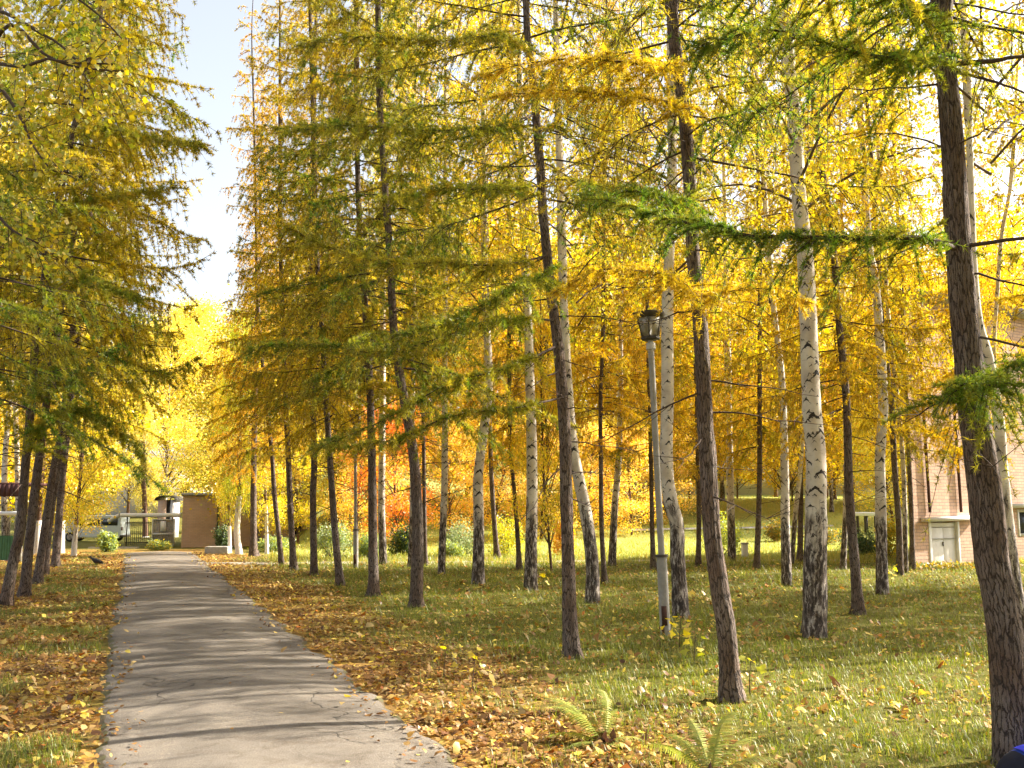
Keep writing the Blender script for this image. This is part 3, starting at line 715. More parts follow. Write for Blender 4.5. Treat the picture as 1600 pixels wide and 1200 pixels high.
# ------------------------------------------------------------------ thinner larches inside the grove
GL = 'thin larches inside the grove'
for pts, wb, wt, var, tint, lab in [
    ([(1342, 960), (1335, 875), (1327, 775), (1325, 700), (1323, 633), (1315, 550), (1308, 467), (1303, 400), (1295, 327), (1277, 212)], 18, 9, 0, (1, .95, .85), 'slim brown larch right beside the big white birch, leaning toward it'),
    ([(1406, 899), (1405, 825), (1400, 762), (1396, 700), (1393, 633), (1378, 500), (1370, 383)], 11, 8, 1, (1, 1, .9), 'slim dark larch touching a thin birch in front of the brick corner'),
    ([(1426, 891), (1424, 800), (1420, 712), (1417, 633), (1412, 517)], 9, 6, 2, (1, .9, .75), 'reddish thin larch at the corner of the brick building'),
    ([(1182, 891), (1185, 812), (1187, 725), (1187, 633), (1187, 433)], 10, 7, 3, (1, 1, .9), 'straight thin larch standing alone in front of the sunny lawn'),
    ([(1250, 879), (1251, 800), (1251, 725), (1252, 600)], 10, 7, 0, (1.05, .95, .8), 'reddish larch just behind the big white birch'),
    ([(1091, 885), (1092, 800), (1090, 712), (1088, 600)], 9, 6, 1, (1.08, .96, .85), 'thin reddish larch half hidden behind the sturdy larch beside the lamp'),
    ([(1021, 890), (1019, 825), (1017, 725), (1014, 600)], 9, 6, 2, (1.08, .96, .85), 'thin larch half hidden behind the lamp post'),
    ([(945, 912), (940, 825), (939, 725), (938, 633), (942, 517)], 9, 6, 3, (1.08, .96, .85), 'thin larch just beyond the leaning birch'),
    ([(812, 891), (807, 812), (802, 750), (797, 700), (796, 600)], 9, 6, 0, (1.08, .96, .85), 'thin curving larch between two upright birches'),
    ([(777, 872), (772, 812), (767, 725), (764, 600)], 10, 7, 1, (1.12, .94, .8), 'orange-brown larch on the far side of the footpath'),
    ([(665, 884), (664, 850), (662, 700), (660, 600)], 8, 6, 2, (1.12, .94, .8), 'thin larch hidden behind the swollen-footed larch'),
    ([(1530, 897), (1526, 820), (1520, 700)], 8, 5, 3, (1, .9, .75), 'thin dark larch peeping out beside the thickest trunk, before the brick wall')]:
    tree('larch', pts, wb, wt, lab, 16, 'shared', var, tint, GL, rscale=.85)
# ------------------------------------------------------------------ birches
BG = 'white birches in the grove'
bigleaf = dict(size=.062)
t, _, _ = tree('birch', [(1272, 995), (1274, 875), (1275, 775), (1274, 700), (1268, 633), (1263, 500), (1258, 400), (1247, 287), (1241, 175), (1232, 100)], 42, 22,
    'big white birch with black branch scars and a dark fissured foot', 18, 'own', hb=5.2, Rr=3.0, nb=60, sides=30, seg=.06, rough=.05, flare=.12, group=BG)
tree('birch', [(1064, 965), (1059, 875), (1057, 820), (1048, 785), (1042, 737), (1041, 700), (1043, 633), (1043, 500), (1045, 417), (1047, 350), (1050, 250), (1050, 200)], 28, 16,
    'crooked birch with a knobbly burl standing right behind the lamp post', 17, 'own', hb=5.0, Rr=2.8, nb=56, sides=24, seg=.07, rough=.09, flare=.12, group=BG)
for pts, wb, wt, var, tint, lab in [
    ([(926, 942), (925, 875), (915, 800), (902, 737), (895, 700), (887, 600), (880, 450)], 26, 14, 0, (1, 1, 1), 'birch with a leaning foot partly hidden by the slender larch'),
    ([(829, 922), (830, 850), (831, 775), (831, 700), (828, 600), (825, 500), (818, 350)], 25, 13, 1, (1, .98, .9), 'upright birch with a forked black foot, left of the slender larch'),
    ([(747, 912), (748, 825), (747, 750), (752, 700), (763, 600), (758, 450), (757, 400)], 23, 12, 2, (1.02, .95, .9), 'upright birch with a bulging knee in front of the peach-coloured bushes'),
    ([(690, 897), (691, 850), (694, 775), (695, 700), (695, 600), (695, 450)], 14, 9, 0, (1, .95, .9), 'slim pale birch just beyond the swollen-footed larch'),
    ([(599, 882), (596, 800), (597, 712), (597, 633)], 15, 11, 1, (1, 1, .9), 'patchy birch half behind the straight dark larch trunk'),
    ([(641, 886), (643, 820), (644, 720)], 10, 7, 2, (1, 1, .9), 'thin birch half behind the swollen-footed larch'),
    ([(1230, 915), (1227, 825), (1226, 725), (1222, 600), (1213, 517), (1205, 443)], 19, 9, 0, (1, 1, .95), 'slim white birch just beside the big birch, with a burl at its waist'),
    ([(1237, 884), (1243, 800), (1250, 740), (1256, 640)], 9, 7, 1, (1, .95, .85), 'thin slanting birch crossing behind the slim white birch'),
    ([(1379, 928), (1377, 850), (1376, 775), (1375, 712), (1380, 633), (1375, 533), (1367, 433), (1360, 400), (1353, 317)], 23, 12, 2, (1, 1, .95), 'white birch with a black foot between two larches before the brick corner'),
    ([(1415, 895), (1414, 800), (1411, 725), (1403, 630), (1392, 533), (1385, 450)], 9, 6, 0, (1, .95, .9), 'very thin birch wedged between two larches before the brick corner'),
    ([(1317, 890), (1319, 850), (1321, 800), (1322, 700)], 11, 7, 1, (1, .95, .85), 'small birch half hidden behind the slim brown larch'),
    ([(1144, 878), (1141, 775), (1140, 725), (1138, 600)], 15, 11, 2, (1, .95, .8), 'yellowish birch at the edge of the sunny lawn'),
    ([(956, 884), (960, 800), (966, 725), (969, 633), (970, 500)], 15, 8, 0, (1, .95, .85), 'dark-footed birch leaning away on the edge of the footpath'),
    ([(1606, 1022), (1590, 940), (1582, 887), (1575, 825), (1565, 725), (1562, 667), (1545, 560), (1528, 500), (1520, 400), (1514, 200)], 27, 11, 1, (1, 1, .95), 'white birch close behind the thickest larch trunk'),
    ([(1700, 1000), (1680, 700), (1650, 300)], 30, 16, 2, (1, .95, .9), 'birch whose leafy boughs reach in beside the brick wall'),
    ([(8, 872), (7, 735), (18, 600), (30, 500)], 11, 8, 0, (1, .95, .85), 'pale birch behind the pavilion roof'),
    ([(30, 868), (27, 720), (22, 560)], 11, 8, 1, (1, .95, .85), 'second pale birch behind the pavilion roof'),
    ]:
    tree('birch', pts, wb * .94, wt, lab, 17, 'shared', var, tint, BG, flare=.12)
# young birch stem forking from the one behind the thickest trunk is read as a tree of its own
tree('birch', [(1575, 905), (1560, 700), (1553, 557), (1558, 460), (1565, 367), (1580, 280)], 9, 6, 'thin birch stem rising behind the thickest larch, before the brick wall', 13, 'shared', 2, (1, .95, .9), BG, rscale=.7)

def washed_tree(pts, wb, wt, label, zw, H=9, var=0, rs=.6, tint=(1, .95, .8)):
    """fruit tree with a limewashed foot"""
    b, Y, line = trunk_line(pts, H); t = empty('whitewashed_tree', b, label, 'tree', 'whitewashed trees at the end of the path')
    zt = float(at(*pts[-1], Y).z - b.z)
    me, C = trunk_mesh('trunk', line, wb, wt, max(1, zt), Y, M['brown_bark'], 10, .14, .2, .05, int(pts[0][0]), H); mobj('trunk', me, t)
    k = Y / F; hz = np.linspace(-.02, zw, 8); cx = np.interp(hz, C[:, 2], C[:, 0]); cyy = np.interp(hz, C[:, 2], C[:, 1])
    r = (wb * k / 2) * (1 - .12 * hz / zw) * (1 + .2 * np.exp(-np.clip(hz, 0, 9) / .22)) * 1.09 + .004
    V, Fa = tubes(np.stack([cx, cyy, hz], -1)[None], r[None], 12); mobj('whitewash_coat', mk_mesh('whitewash_coat', V, Fa, M['whitewash'], None, True), t)
    place_crown(t, GVM[var], C, [12, 11, 9, 14][var], H, pts[0][0], tint, rscale=rs)
washed_tree([(115, 869), (119, 820), (122, 787), (126, 740)], 7, 5, 'small limewashed tree on the grass beyond the crow', 1.0, 6, 1, .7)
washed_tree([(359, 864), (358, 800), (356, 760)], 5, 4, 'thin limewashed tree in front of the far brick wall', .9, 7, 3, .4)
washed_tree([(374, 866), (370, 830), (374, 780), (374, 740)], 9, 7, 'forked limewashed tree beside the farthest larch of the row', 1.9, 8, 3, .45, (.8, 1, .9))
washed_tree([(417, 865), (416, 800), (414, 740)], 5, 4, 'thin limewashed tree between the two farthest larches', 1.6, 6.5, 0, .5)
washed_tree([(58, 866), (60, 815), (64, 760)], 10, 8, 'limewashed trunk glimpsed between the leaning larches', 1.1, 10, 3, .5)
washed_tree([(95, 864), (97, 815), (100, 760)], 9, 7, 'limewashed trunk glimpsed just past the last leaning larch', 1.1, 10, 0, .5)

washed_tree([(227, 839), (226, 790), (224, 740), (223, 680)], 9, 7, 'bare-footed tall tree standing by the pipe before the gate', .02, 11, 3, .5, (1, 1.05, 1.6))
# sapling with a sharply kinked stem
b, Y, line = trunk_line([(862, 893), (858, 850), (856, 827), (848, 812), (847, 800), (850, 775), (848, 700), (846, 600)], 7)
t = empty('maple_sapling', b, 'thin dark sapling with a sharply kinked stem between birches', 'tree')
me, C = trunk_mesh('trunk', line, 4.5, 3, 3.5, Y, M['brown_bark'], 8, .1, .1, .03, 5, 7); mobj('trunk', me, t)
place_crown(t, GVM[0], C, 12, 7, 1, (1, .95, .8), rscale=.55)
# ------------------------------------------------------------------ long needle-clad boughs of the near larches
GRN = 'long green bough'
# thickest larch: bough sweeping across the view, its stub to the other side, and a low spray
spray(t10, b10, [(1497, 390, Y10), (1440, 372, 6.0), (1330, 372, 5.8), (1190, 368, 5.9), (1080, 345, 6.1), (985, 312, 6.4), (900, 285, 6.8)], .93, 1, .02, tl=1.05, pend=1.1, den=30, label=GRN)
spray(t10, b10, [(1505, 385, Y10), (1570, 378, 6.2), (1680, 372, 6.0), (1790, 380, 6.0)], .8, 2, .016, bare=.5)
spray(t10, b10, [(1484, 90, Y10), (1400, 85, 5.9), (1300, 60, 5.7), (1200, 40, 5.7), (1080, 70, 5.8)], .95, 3, .02, tl=1.35, pend=.9, den=34, label=GRN)
spray(t10, b10, [(1484, 60, Y10), (1420, 20, 5.6), (1330, -20, 5.3), (1200, -30, 5.2), (1090, 10, 5.3)], .92, 4, .02, tl=1.3, pend=.9, den=30)
spray(t10, b10, [(1488, 100, Y10), (1560, 96, 6.4), (1680, 85, 6.6)], .3, 5, .02, bare=.8)
spray(t10, b10, [(1488, 112, Y10), (1560, 122, 6.2), (1690, 140, 6.0)], .3, 6, .014, bare=.8)
spray(t10, b10, [(1522, 600, Y10), (1560, 590, 5.9), (1620, 570, 5.7), (1700, 575, 5.6)], .97, 7, .012, tl=1.25, pend=1.2, den=36, bare=.05, label='low green spray hanging against the trunk')
spray(t10, b10, [(1520, 640, Y10), (1500, 610, 6.0), (1540, 600, 5.7), (1600, 600, 5.5)], .95, 8, .01, tl=1.0, pend=1.2, den=32, bare=.05)
# sturdy larch beside the lamp: golden boughs to the left
GLD = 'golden bough with drooping twigs'
spray(t9, b9, [(1073, 180, Y9), (1040, 160, 7.9), (960, 148, 7.7), (880, 150, 7.6), (790, 165, 7.6)], .12, 11, .018, tl=1.2, pend=1.0, den=26, label=GLD)
spray(t9, b9, [(1062, 110, Y9), (1020, 100, 7.8), (940, 92, 7.5), (840, 92, 7.4), (760, 110, 7.4)], .08, 12, .018, tl=1.35, pend=1.0, den=26, label=GLD)
spray(t9, b9, [(1092, 470, Y9), (1060, 438, 7.9), (1000, 425, 7.7), (930, 430, 7.6), (870, 462, 7.6)], .05, 13, .014, tl=.95, pend=.7, den=30, label=GLD)
spray(t9, b9, [(1093, 480, Y9), (1130, 455, 7.8), (1200, 450, 7.7), (1260, 470, 7.7)], .08, 14, .012, tl=.7, pend=.6, den=22)
spray(t9, b9, [(1078, 330, Y9), (1050, 310, 7.7), (1000, 300, 7.4), (930, 310, 7.2)], .9, 15, .014, tl=1.0, pend=1.0, den=28)
# slender larch: long green boughs sweeping down to the left
for i, (p, g, tl) in enumerate([
    ([(871, 540, Y8), (800, 572, 9.9), (700, 600, 9.5), (600, 650, 9.3), (480, 700, 9.3)], .72, .85),
    ([(868, 500, Y8), (790, 500, 9.8), (700, 520, 9.3), (600, 545, 9.0), (500, 530, 8.9), (390, 532, 8.9)], .78, .85),
    ([(861, 455, Y8), (830, 440, 9.6), (760, 470, 9.0), (680, 500, 8.8), (600, 520, 8.7)], .8, 1.1),
    ([(855, 400, Y8), (780, 415, 9.7), (690, 415, 9.2), (600, 420, 8.9), (520, 400, 8.8), (450, 370, 8.8)], .55, 1.0),
    ([(884, 620, Y8), (800, 640, 10.0), (720, 650, 9.8), (620, 690, 9.6), (520, 700, 9.5)], .7, .7),
    ([(845, 290, Y8), (770, 300, 9.6), (690, 300, 9.2), (600, 320, 8.8)], .7, 1.0),
    ([(835, 180, Y8), (760, 200, 9.5), (650, 205, 9.0), (540, 195, 8.7), (440, 200, 8.6)], .72, 1.15),
    ([(828, 70, Y8), (760, 55, 9.5), (670, 60, 9.2), (560, 50, 8.9), (470, 60, 8.8)], .6, 1.15)]):
    spray(t8, b8, p, g, 20 + i, .014, nl=.055, nw=.0075, step=.02, tl=tl*1.1, pend=.7, den=28, bare=.2, label='long green bough reaching toward the path' if i < 2 else None)
# the larch at the left edge
for i, (p, g) in enumerate([([(40, 725, 16.4), (70, 660, 15.6), (120, 640, 15), (170, 660, 14.8), (215, 705, 14.8)], .75), ([(50, 640, 16.4), (90, 580, 15.6), (150, 570, 15), (215, 600, 14.8)], .7), ([(60, 480, 16.4), (100, 430, 15.6), (150, 440, 15), (210, 470, 14.8)], .75), ([(80, 360, 16.4), (120, 320, 15.8), (180, 310, 15.4), (260, 300, 15)], .55), ([(112, 215, 16.4), (160, 200, 15.8), (230, 215, 15.4), (310, 228, 15)], .6)]):
    spray(LLT[0][0], LLT[0][1], p, g, 50 + i, .012, nl=.075, nw=.012, step=.02, tl=1.5, pend=.8, den=22, bare=.12)
# ------------------------------------------------------------------ maple at the upper left corner
b = Vector((-7.6, 9.6, gz1(-7.6, 9.6))); t = empty('maple_tree', b, 'yellow maple whose dark boughs reach in at the upper corner over the path', 'tree')
line = np.array([b, b + Vector((.1, 0, 3)), b + Vector((.0, .1, 6)), b + Vector((.2, 0, 10)), b + Vector((.1, 0, 12))])
me, C = trunk_mesh('trunk', np.array([list(p) for p in line]), 40, 26, 6, 9.6, M['brown_bark'], 14, .1, .3, .06, 77, 12); mobj('trunk', me, t)
rg = np.random.default_rng(88)
for i, p in enumerate([[(-40, 200, 9.6), (-5, 140, 9.2), (30, 180, 8.8), (50, 225, 8.6), (75, 260, 8.5)], [(-40, 150, 9.6), (10, 40, 9.0), (70, 85, 8.7), (120, 105, 8.5), (200, 112, 8.4)],
                       [(-40, 100, 9.6), (0, 100, 9.1), (40, 104, 8.8), (72, 92, 8.6), (110, 98, 8.5), (180, 100, 8.4)], [(-40, 30, 9.6), (0, 18, 9.2), (60, 50, 8.9), (100, 75, 8.7), (150, 130, 8.6)],
                       [(-40, 0, 9.6), (20, -30, 9), (90, -20, 8.8), (150, 20, 8.7), (190, 60, 8.6)], [(-40, 300, 9.6), (-10, 330, 9.2), (20, 360, 9.0), (60, 380, 8.9)]]):
    W = crom(np.array([np.array(at(*q)) for q in p]) - np.array(b), 14); W[0] = [0, 0, W[0][2]]; s = np.linspace(0, 1, 14)
    n = 12; si = rg.integers(4, 14, n); dr = unit(rg.normal(size=(n, 3)) + np.array([.3, 0, -.1])); q4 = np.linspace(0, 1, 4)
    tl = .25 + .4 * rg.random(n); tw = W[si][:, None] + dr[:, None] * (tl[:, None] * q4)[..., None] - np.array([0, 0, 1]) * (.12 * q4 ** 2)[None, :, None]
    o = mobj('branch', mk_mesh('branch', *cat_vf([tubes(W[None], (.026 * (1 - .75 * s))[None], 6), tubes(tw, .004 * np.ones((n, 4)), 3)]), M['twig']), t)
    P = (tw[:, None, 1:] + rg.normal(size=(n, 8, 3, 3)) * .09).reshape(-1, 3)
    V, Fa, Cc = leaves_at(rg, P, .058, leaf_colour(rg, len(P), (YEL * .8, GOLD * .8, YG * .7), (3, 3, 4)), .5, .95)
    mobj('leaves', mk_mesh('leaves', V, Fa, M['leaf'], Cc), o)
# ------------------------------------------------------------------ wood behind the grove
def bg_tree(u, Y, var, H, tint, label, group, rs=1.0, name='broadleaf_tree'):
    x = (u - 800) / F * Y; b = Vector((x, Y, gz1(x, Y))); t = empty(name, b, label, 'tree', group)
    rg = np.random.default_rng(int(u * 3 + Y * 11) % 9999); lean = rg.normal(size=2) * .3
    line = np.array([b, b + Vector((lean[0] * .3, 0, H * .3)), b + Vector((lean[0], lean[1], H * .75)), b + Vector((lean[0] * 1.2, lean[1], H))])
    me, C = trunk_mesh('trunk', np.array([list(p) for p in line]), .26 * F / Y * (H / 12), .1 * F / Y, H * .6, Y, M['birch'] if rg.random() < .45 and var != 2 else M['brown_bark'], 8, .4, .2, .04, int(u) % 90, H)
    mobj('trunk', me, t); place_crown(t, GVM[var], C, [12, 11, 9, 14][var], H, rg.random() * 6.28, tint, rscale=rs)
rg = np.random.default_rng(5)
lab1 = 'yellow-leaved tree in the sunlit wood behind the grove'; g1 = 'yellow trees of the wood behind the grove'
for i, u in enumerate(np.linspace(430, 1640, 15)):
    bg_tree(float(u + rg.normal() * 25), 53 + rg.random() * 8, int(rg.choice([0, 1, 3, 3])), 12.5 + rg.random() * 4, (1.04 + .1 * rg.random(), .96, .85), lab1, g1, 1.15)
for i, u in enumerate(np.linspace(440, 1660, 15)):
    bg_tree(float(u + rg.normal() * 30), 64 + rg.random() * 14, int(rg.choice([0, 1, 3])), 15 + rg.random() * 6, (1.06, .97, .85), lab1, g1, 1.25)
lab2 = 'yellow tree behind the leaning larches and the pavilion'; g2 = 'yellow trees behind the leaning larches'
for u, Y, v, H in [(-120, 34, 0, 14), (-40, 38, 3, 16), (35, 42, 0, 14), (95, 50, 1, 12), (-90, 52, 3, 18), (20, 60, 3, 17), (130, 80, 0, 12)]:
    bg_tree(u, Y, v, H, (1.02, .97, .85), lab2, g2, 1.15)
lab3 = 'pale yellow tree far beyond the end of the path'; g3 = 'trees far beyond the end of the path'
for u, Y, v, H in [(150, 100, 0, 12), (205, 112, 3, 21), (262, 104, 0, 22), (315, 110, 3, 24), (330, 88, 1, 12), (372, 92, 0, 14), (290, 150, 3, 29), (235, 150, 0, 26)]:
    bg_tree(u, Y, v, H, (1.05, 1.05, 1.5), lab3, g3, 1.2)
lab5 = 'low yellow young tree in the sun beyond the footpath'; g5 = 'low yellow young trees beyond the footpath'
for u, Y, H, v in [(470, 47, 5.5, 1), (530, 52, 6, 0), (600, 49, 5, 1), (660, 53, 6, 0), (740, 50, 5.5, 1), (810, 49, 5.5, 0), (880, 53, 6, 1), (950, 51, 5.5, 0), (1015, 56, 6, 0), (1390, 50, 6, 1), (1330, 60, 6, 0), (1075, 66, 6, 1), (1150, 70, 6.5, 0), (1235, 66, 6, 1), (1290, 71, 7, 0)]:
    bg_tree(u, Y, v, H, (1.08, 1.03, 1), lab5, g5, 1.35)
lab4 = 'peach-orange young maple in the sun beyond the footpath'; g4 = 'orange young maples beyond the footpath'
for u, Y, H in [(705, 42, 5.2), (770, 44, 4.6), (845, 43, 5.2), (915, 46, 5), (985, 45, 4.8), (560, 44, 5), (1050, 50, 5)]:
    bg_tree(u, Y, 2, H, (1.15, 1.25, 1.2), lab4, g4, 1.25, 'maple_tree')
bg_tree(622, 40, 2, 5.6, (1.2, .75, .8), 'red-orange maple glowing between the larch row and the birches', None, 1.2, 'maple_tree')
# unseen larches of the wood, added around the view to shade it and block sky light
for s_, t_, v in [(3.5, -6.0, 1), (-1.5, -4.6, 2), (-4.5, -2.6, 3), (-8.5, -2.7, 0), (1.0, 5.2, 1), (-3.5, 4.6, 2), (-7.5, 5.0, 3), (-2, 9, 0), (-6.5, 9.5, 1), (-11, 7, 2), (-10, 2.4, 3), (2.0, 9.6, 3), (-3, 14, 1)]:
    SHADE = globals().setdefault('SHADE', []); SHADE.append((s_ * PDIR.x + t_ * PN.x, s_ * PDIR.y + t_ * PN.y, v))
for x, y, v in SHADE + [(11.5, 8.6, 2), (9.6, 15.2, 0), (17, 16.5, 1), (11.6, 18.4, 2), (14.5, 19.5, 3), (19, 22, 2), (21, 20, 1), (13.6, 21.5, 2)]:
    b = Vector((x, y, gz1(x, y))); t = empty('larch_tree', b, 'unseen larch of the grove or the path rows, added for its shade', 'tree', 'larches beside the view')
    line = np.array([b, b + Vector((.1, 0, 8)), b + Vector((0, 0, 18))]); me, C = trunk_mesh('trunk', line, .3 * F / 10, .12 * F / 10, 9, 10, M['larch'], 10, .3, .2, .05, int(x * 9), 18)
    mobj('trunk', me, t); place_crown(t, LVM[v % 3], C, 18, 18, x * 7, (1, 1, 1), rscale=1.1)
# ------------------------------------------------------------------ lamp posts
def lamp_post(pb, ptop, label, group=None):
    b = gnd(*pb); Y = b.y; top = at(*ptop, Y)
    t = empty('lamp_post', b, label, 'lamp post', group); d = (top - b); Hh = d.length
    t.rotation_mode = 'QUATERNION'; t.rotation_quaternion = Vector((0, 0, 1)).rotation_difference(d.normalized())
    def part(n, prof, mat, parent=t, sides=20, smooth=True):
        V, Fa = lathe(prof, sides); o = mobj(n, mk_mesh(n, V, Fa, mat, None, smooth), parent)
        md = o.modifiers.new('edges', 'EDGE_SPLIT'); md.split_angle = .6; return o
    hs = .98; hl = Hh - .40                                        # sleeve top, lantern foot
    sl_ = part('base_sleeve', [(0, -.1), (.066, -.1), (.066, hs), (.045, hs + .005)], M['grey_metal'])
    box('access_hatch', (-.045, .02, -.069, -.05, .12, .36), M['rust'], sl_)
    box('access_hatch', (-.052, -.02, -.068, -.045, .0, .13), M['rust'], sl_)
    part('collar', [(.066, hs - .02), (.084, hs - .02), (.084, hs + .012), (.04, hs + .014)], M['dark_metal'])
    part('post', [(.042, hs), (.040, hl - .12)], M['grey_metal'])
    part('neck', [(.045, hl - .13), (.062, hl - .12), (.058, hl - .04), (.034, hl - .03), (.034, hl + .01)], M['pale_metal'])
    lt = part('lantern', [(0, hl - .005), (.10, hl - .005), (.125, hl + .015), (.115, hl + .05), (0, hl + .05)], M['dark_metal'], sides=6, smooth=False)
    a6 = np.arange(6) * np.pi / 3 + .3
    r0, r1, z0, z1 = .118, .178, hl + .045, hl + .325
    for k in range(6):
        p = [np.array([r * math.cos(a6[j % 6]), r * math.sin(a6[j % 6]), z]) for r, z, j in ((r0, z0, k), (r0, z0, k + 1), (r1, z1, k + 1), (r1, z1, k))]
        nrm = np.cross(p[1] - p[0], p[3] - p[0]); nrm /= np.linalg.norm(nrm)
        V = np.array(p + [q - nrm * .004 for q in p]); Fa = np.array([[0, 1, 2, 3], [7, 6, 5, 4], [0, 4, 5, 1], [1, 5, 6, 2], [2, 6, 7, 3], [3, 7, 4, 0]])
        mobj('pane', mk_mesh('pane', V, Fa, M['milky']), lt)
        V, Fa = tubes(np.array([[p[0], p[3]]]), np.full((1, 2), .010), 6); mobj('bar', mk_mesh('bar', V, Fa, M['dark_metal']), lt)
    V, Fa = lathe([(.17, z1 - .04), (.195, z1 - .03), (.235, z1 + .02), (.23, z1 + .035), (.12, z1 + .055), (.05, z1 + .065), (0, z1 + .075)], 6)
    V = V.copy(); c, s_ = math.cos(.3), math.sin(.3); V[:, :2] = V[:, :2] @ np.array([[c, s_], [-s_, c]])
    mobj('lid', mk_mesh('lid', V, Fa, M['dark_metal']), lt)
    V, Fa = lathe([(0, hl + .05), (.03, hl + .06), (.032, hl + .14), (.045, hl + .19), (.04, hl + .24), (0, hl + .27)], 12); mobj('bulb', mk_mesh('bulb', V, Fa, M['white_paint'], None, True), lt)
lamp_post((1040, 992), (1014, 484), 'grey park lamp post with a dusty lantern in front of the crooked birch')
lamp_post((556, 888), (555, 640), 'thin grey lamp post farther off between two larches of the row')
# ------------------------------------------------------------------ brick building behind the thickest larch
def wall_grid(xs, zs, holes, depth, y=0.0):
    """front wall in the xz-plane with openings, closed by reveals"""
    parts = []
    for i in range(len(xs) - 1):
        for k in range(len(zs) - 1):
            if (i, k) in holes:
                x0, x1, z0, z1 = xs[i], xs[i + 1], zs[k], zs[k + 1]
                for a, b2 in (((x0, z0), (x0, z1)), ((x1, z1), (x1, z0)), ((x0, z1), (x1, z1)), ((x1, z0), (x0, z0))):
                    parts.append((np.array([[a[0], y, a[1]], [b2[0], y, b2[1]], [b2[0], y + depth, b2[1]], [a[0], y + depth, a[1]]], float), np.array([[0, 1, 2, 3]])))
                continue
            parts.append((np.array([[xs[i], y, zs[k]], [xs[i + 1], y, zs[k]], [xs[i + 1], y, zs[k + 1]], [xs[i], y, zs[k + 1]]], float), np.array([[0, 1, 2, 3]])))
    return cat_vf(parts)
YB = 26.6; k = YB / F
ob = Vector((at(1430, 885, YB).x, YB, gz1(11, YB)))
BA = R_(33)                                   # the wall runs away to the right and catches grazing sun
def bdist(u):
    r = ray(u, 840); k_ = r.x / r.y               # plan ray x = k*y meets the wall line
    return (k_ * ob.y - ob.x) / (math.cos(BA) - k_ * math.sin(BA))
def bx(u): return float(bdist(u))
def bz(v, u=1478): return float(at(u, v, ob.y + bdist(u) * math.sin(BA)).z - ob.z)
t = empty('brick_building', ob, 'tan brick building with a white double door, behind the thickest larch', 'building', rz=BA)
dx0, dx1, dz1 = bx(1453), bx(1498), bz(815); wx0, wx1, wz0, wz1 = bx(1592), bx(1628), bz(838, 1594), bz(796, 1594)
xs = [0, dx0, dx1, wx0, wx1, 16.0]; zs = [-.3, .02, wz0, wz1 if wz1 > dz1 else dz1, 7.2]
zs = sorted([-.3, .03, wz0, dz1, wz1, 7.2])
holes = set()
for i in range(5):
    for kk in range(5):
        zc = (zs[kk] + zs[kk + 1]) / 2
        if i == 1 and .03 < zc < dz1: holes.add((i, kk))
        if i == 3 and wz0 < zc < wz1: holes.add((i, kk))
V, Fa = wall_grid(xs, zs, holes, .16); mobj('front_wall', mk_mesh('front_wall', V, Fa, M['brick']), t)
sk = Vector((.47, .88)).normalized() * 9; ca, sa = math.cos(-BA), math.sin(-BA); sk = (sk.x * ca - sk.y * sa, sk.x * sa + sk.y * ca)   # the end wall stands askew
for x_, f_ in ((0.0, [3, 2, 1, 0]), (16.0, [0, 1, 2, 3])): mobj('side_wall', mk_mesh('side_wall', np.array([[x_, 0, -.3], [x_ + sk[0], sk[1], -.3], [x_ + sk[0], sk[1], 7.2], [x_, 0, 7.2]], float), np.array([f_]), M['brick']), t)
mobj('back_wall', mk_mesh('back_wall', np.array([[sk[0], sk[1], -.3], [16 + sk[0], sk[1], -.3], [16 + sk[0], sk[1], 7.2], [sk[0], sk[1], 7.2]], float), np.array([[0, 1, 2, 3]]), M['brick']), t)
V = np.array([[x + q * sk[0], q * sk[1] + (-.3 if q == 0 else .3), z] for x in (-.2, 16.2) for q in (0, 1) for z in (7.2, 7.42)], float); mobj('roof', mk_mesh('roof', V, BOXF, M['roof']), t)
dr = empty('door', (0, 0, 0)); dr.parent = t
mid = (dx0 + dx1) / 2 + .03
for a, b2 in ((dx0 + .06, mid - .006), (mid + .006, dx1 - .06)):
    o = box('door_leaf', (a, b2, .06, .10, .05, dz1 - .16), M['door_paint'], dr, .006)
box('door_transom', (dx0 + .06, dx1 - .06, .065, .11, dz1 - .145, dz1 - .03), M['door_paint'], dr, .005)
box('door_frame', (dx0 - .05, dx0 + .055, -.02, .12, .0, dz1), M['white_paint'], dr, .005)
box('door_frame', (dx1 - .055, dx1 + .03, -.02, .12, .0, dz1), M['white_paint'], dr, .005)
box('door_handle', (mid - .05, mid - .03, .03, .058, .5, .62), M['dark_metal'], dr)
# sloping white ledge over the door
def slab(name, x0, x1, z0, z1, th, y0, y1, mat, parent):
    V = np.array([[x, y, z + d] for x, z in ((x0, z0), (x1, z1)) for y in (y0, y1) for d in (0, th)], float)
    return mobj(name, mk_mesh(name, V, BOXF, mat), parent)
slab('ledge', bx(1440), bx(1524), dz1 + .0, dz1 + .06, .11, -.28, -.002, M['white_paint'], t)
slab('ledge', bx(1572), bx(1660), bz(794, 1580), bz(794, 1580) + .05, .12, -.28, -.002, M['white_paint'], t)
wf = box('window', (wx0 - .02, wx0 + .07, -.015, .1, wz0, wz1), M['white_paint'], t)
for nm, b_ in (('window_frame', (wx0 + .07, wx1, -.014, .1, wz0, wz0 + .08)), ('window_frame', (wx0 + .07, wx1, -.014, .1, wz1 - .08, wz1)), ('window_frame', (wx1 - .07, wx1 + .02, -.0145, .1, wz0 + .08, wz1 - .08))):
    box(nm, b_, M['white_paint'], wf)
box('pane', (wx0 + .07, wx1 - .07, .06, .08, wz0 + .08, wz1 - .08), M['pane'], wf)
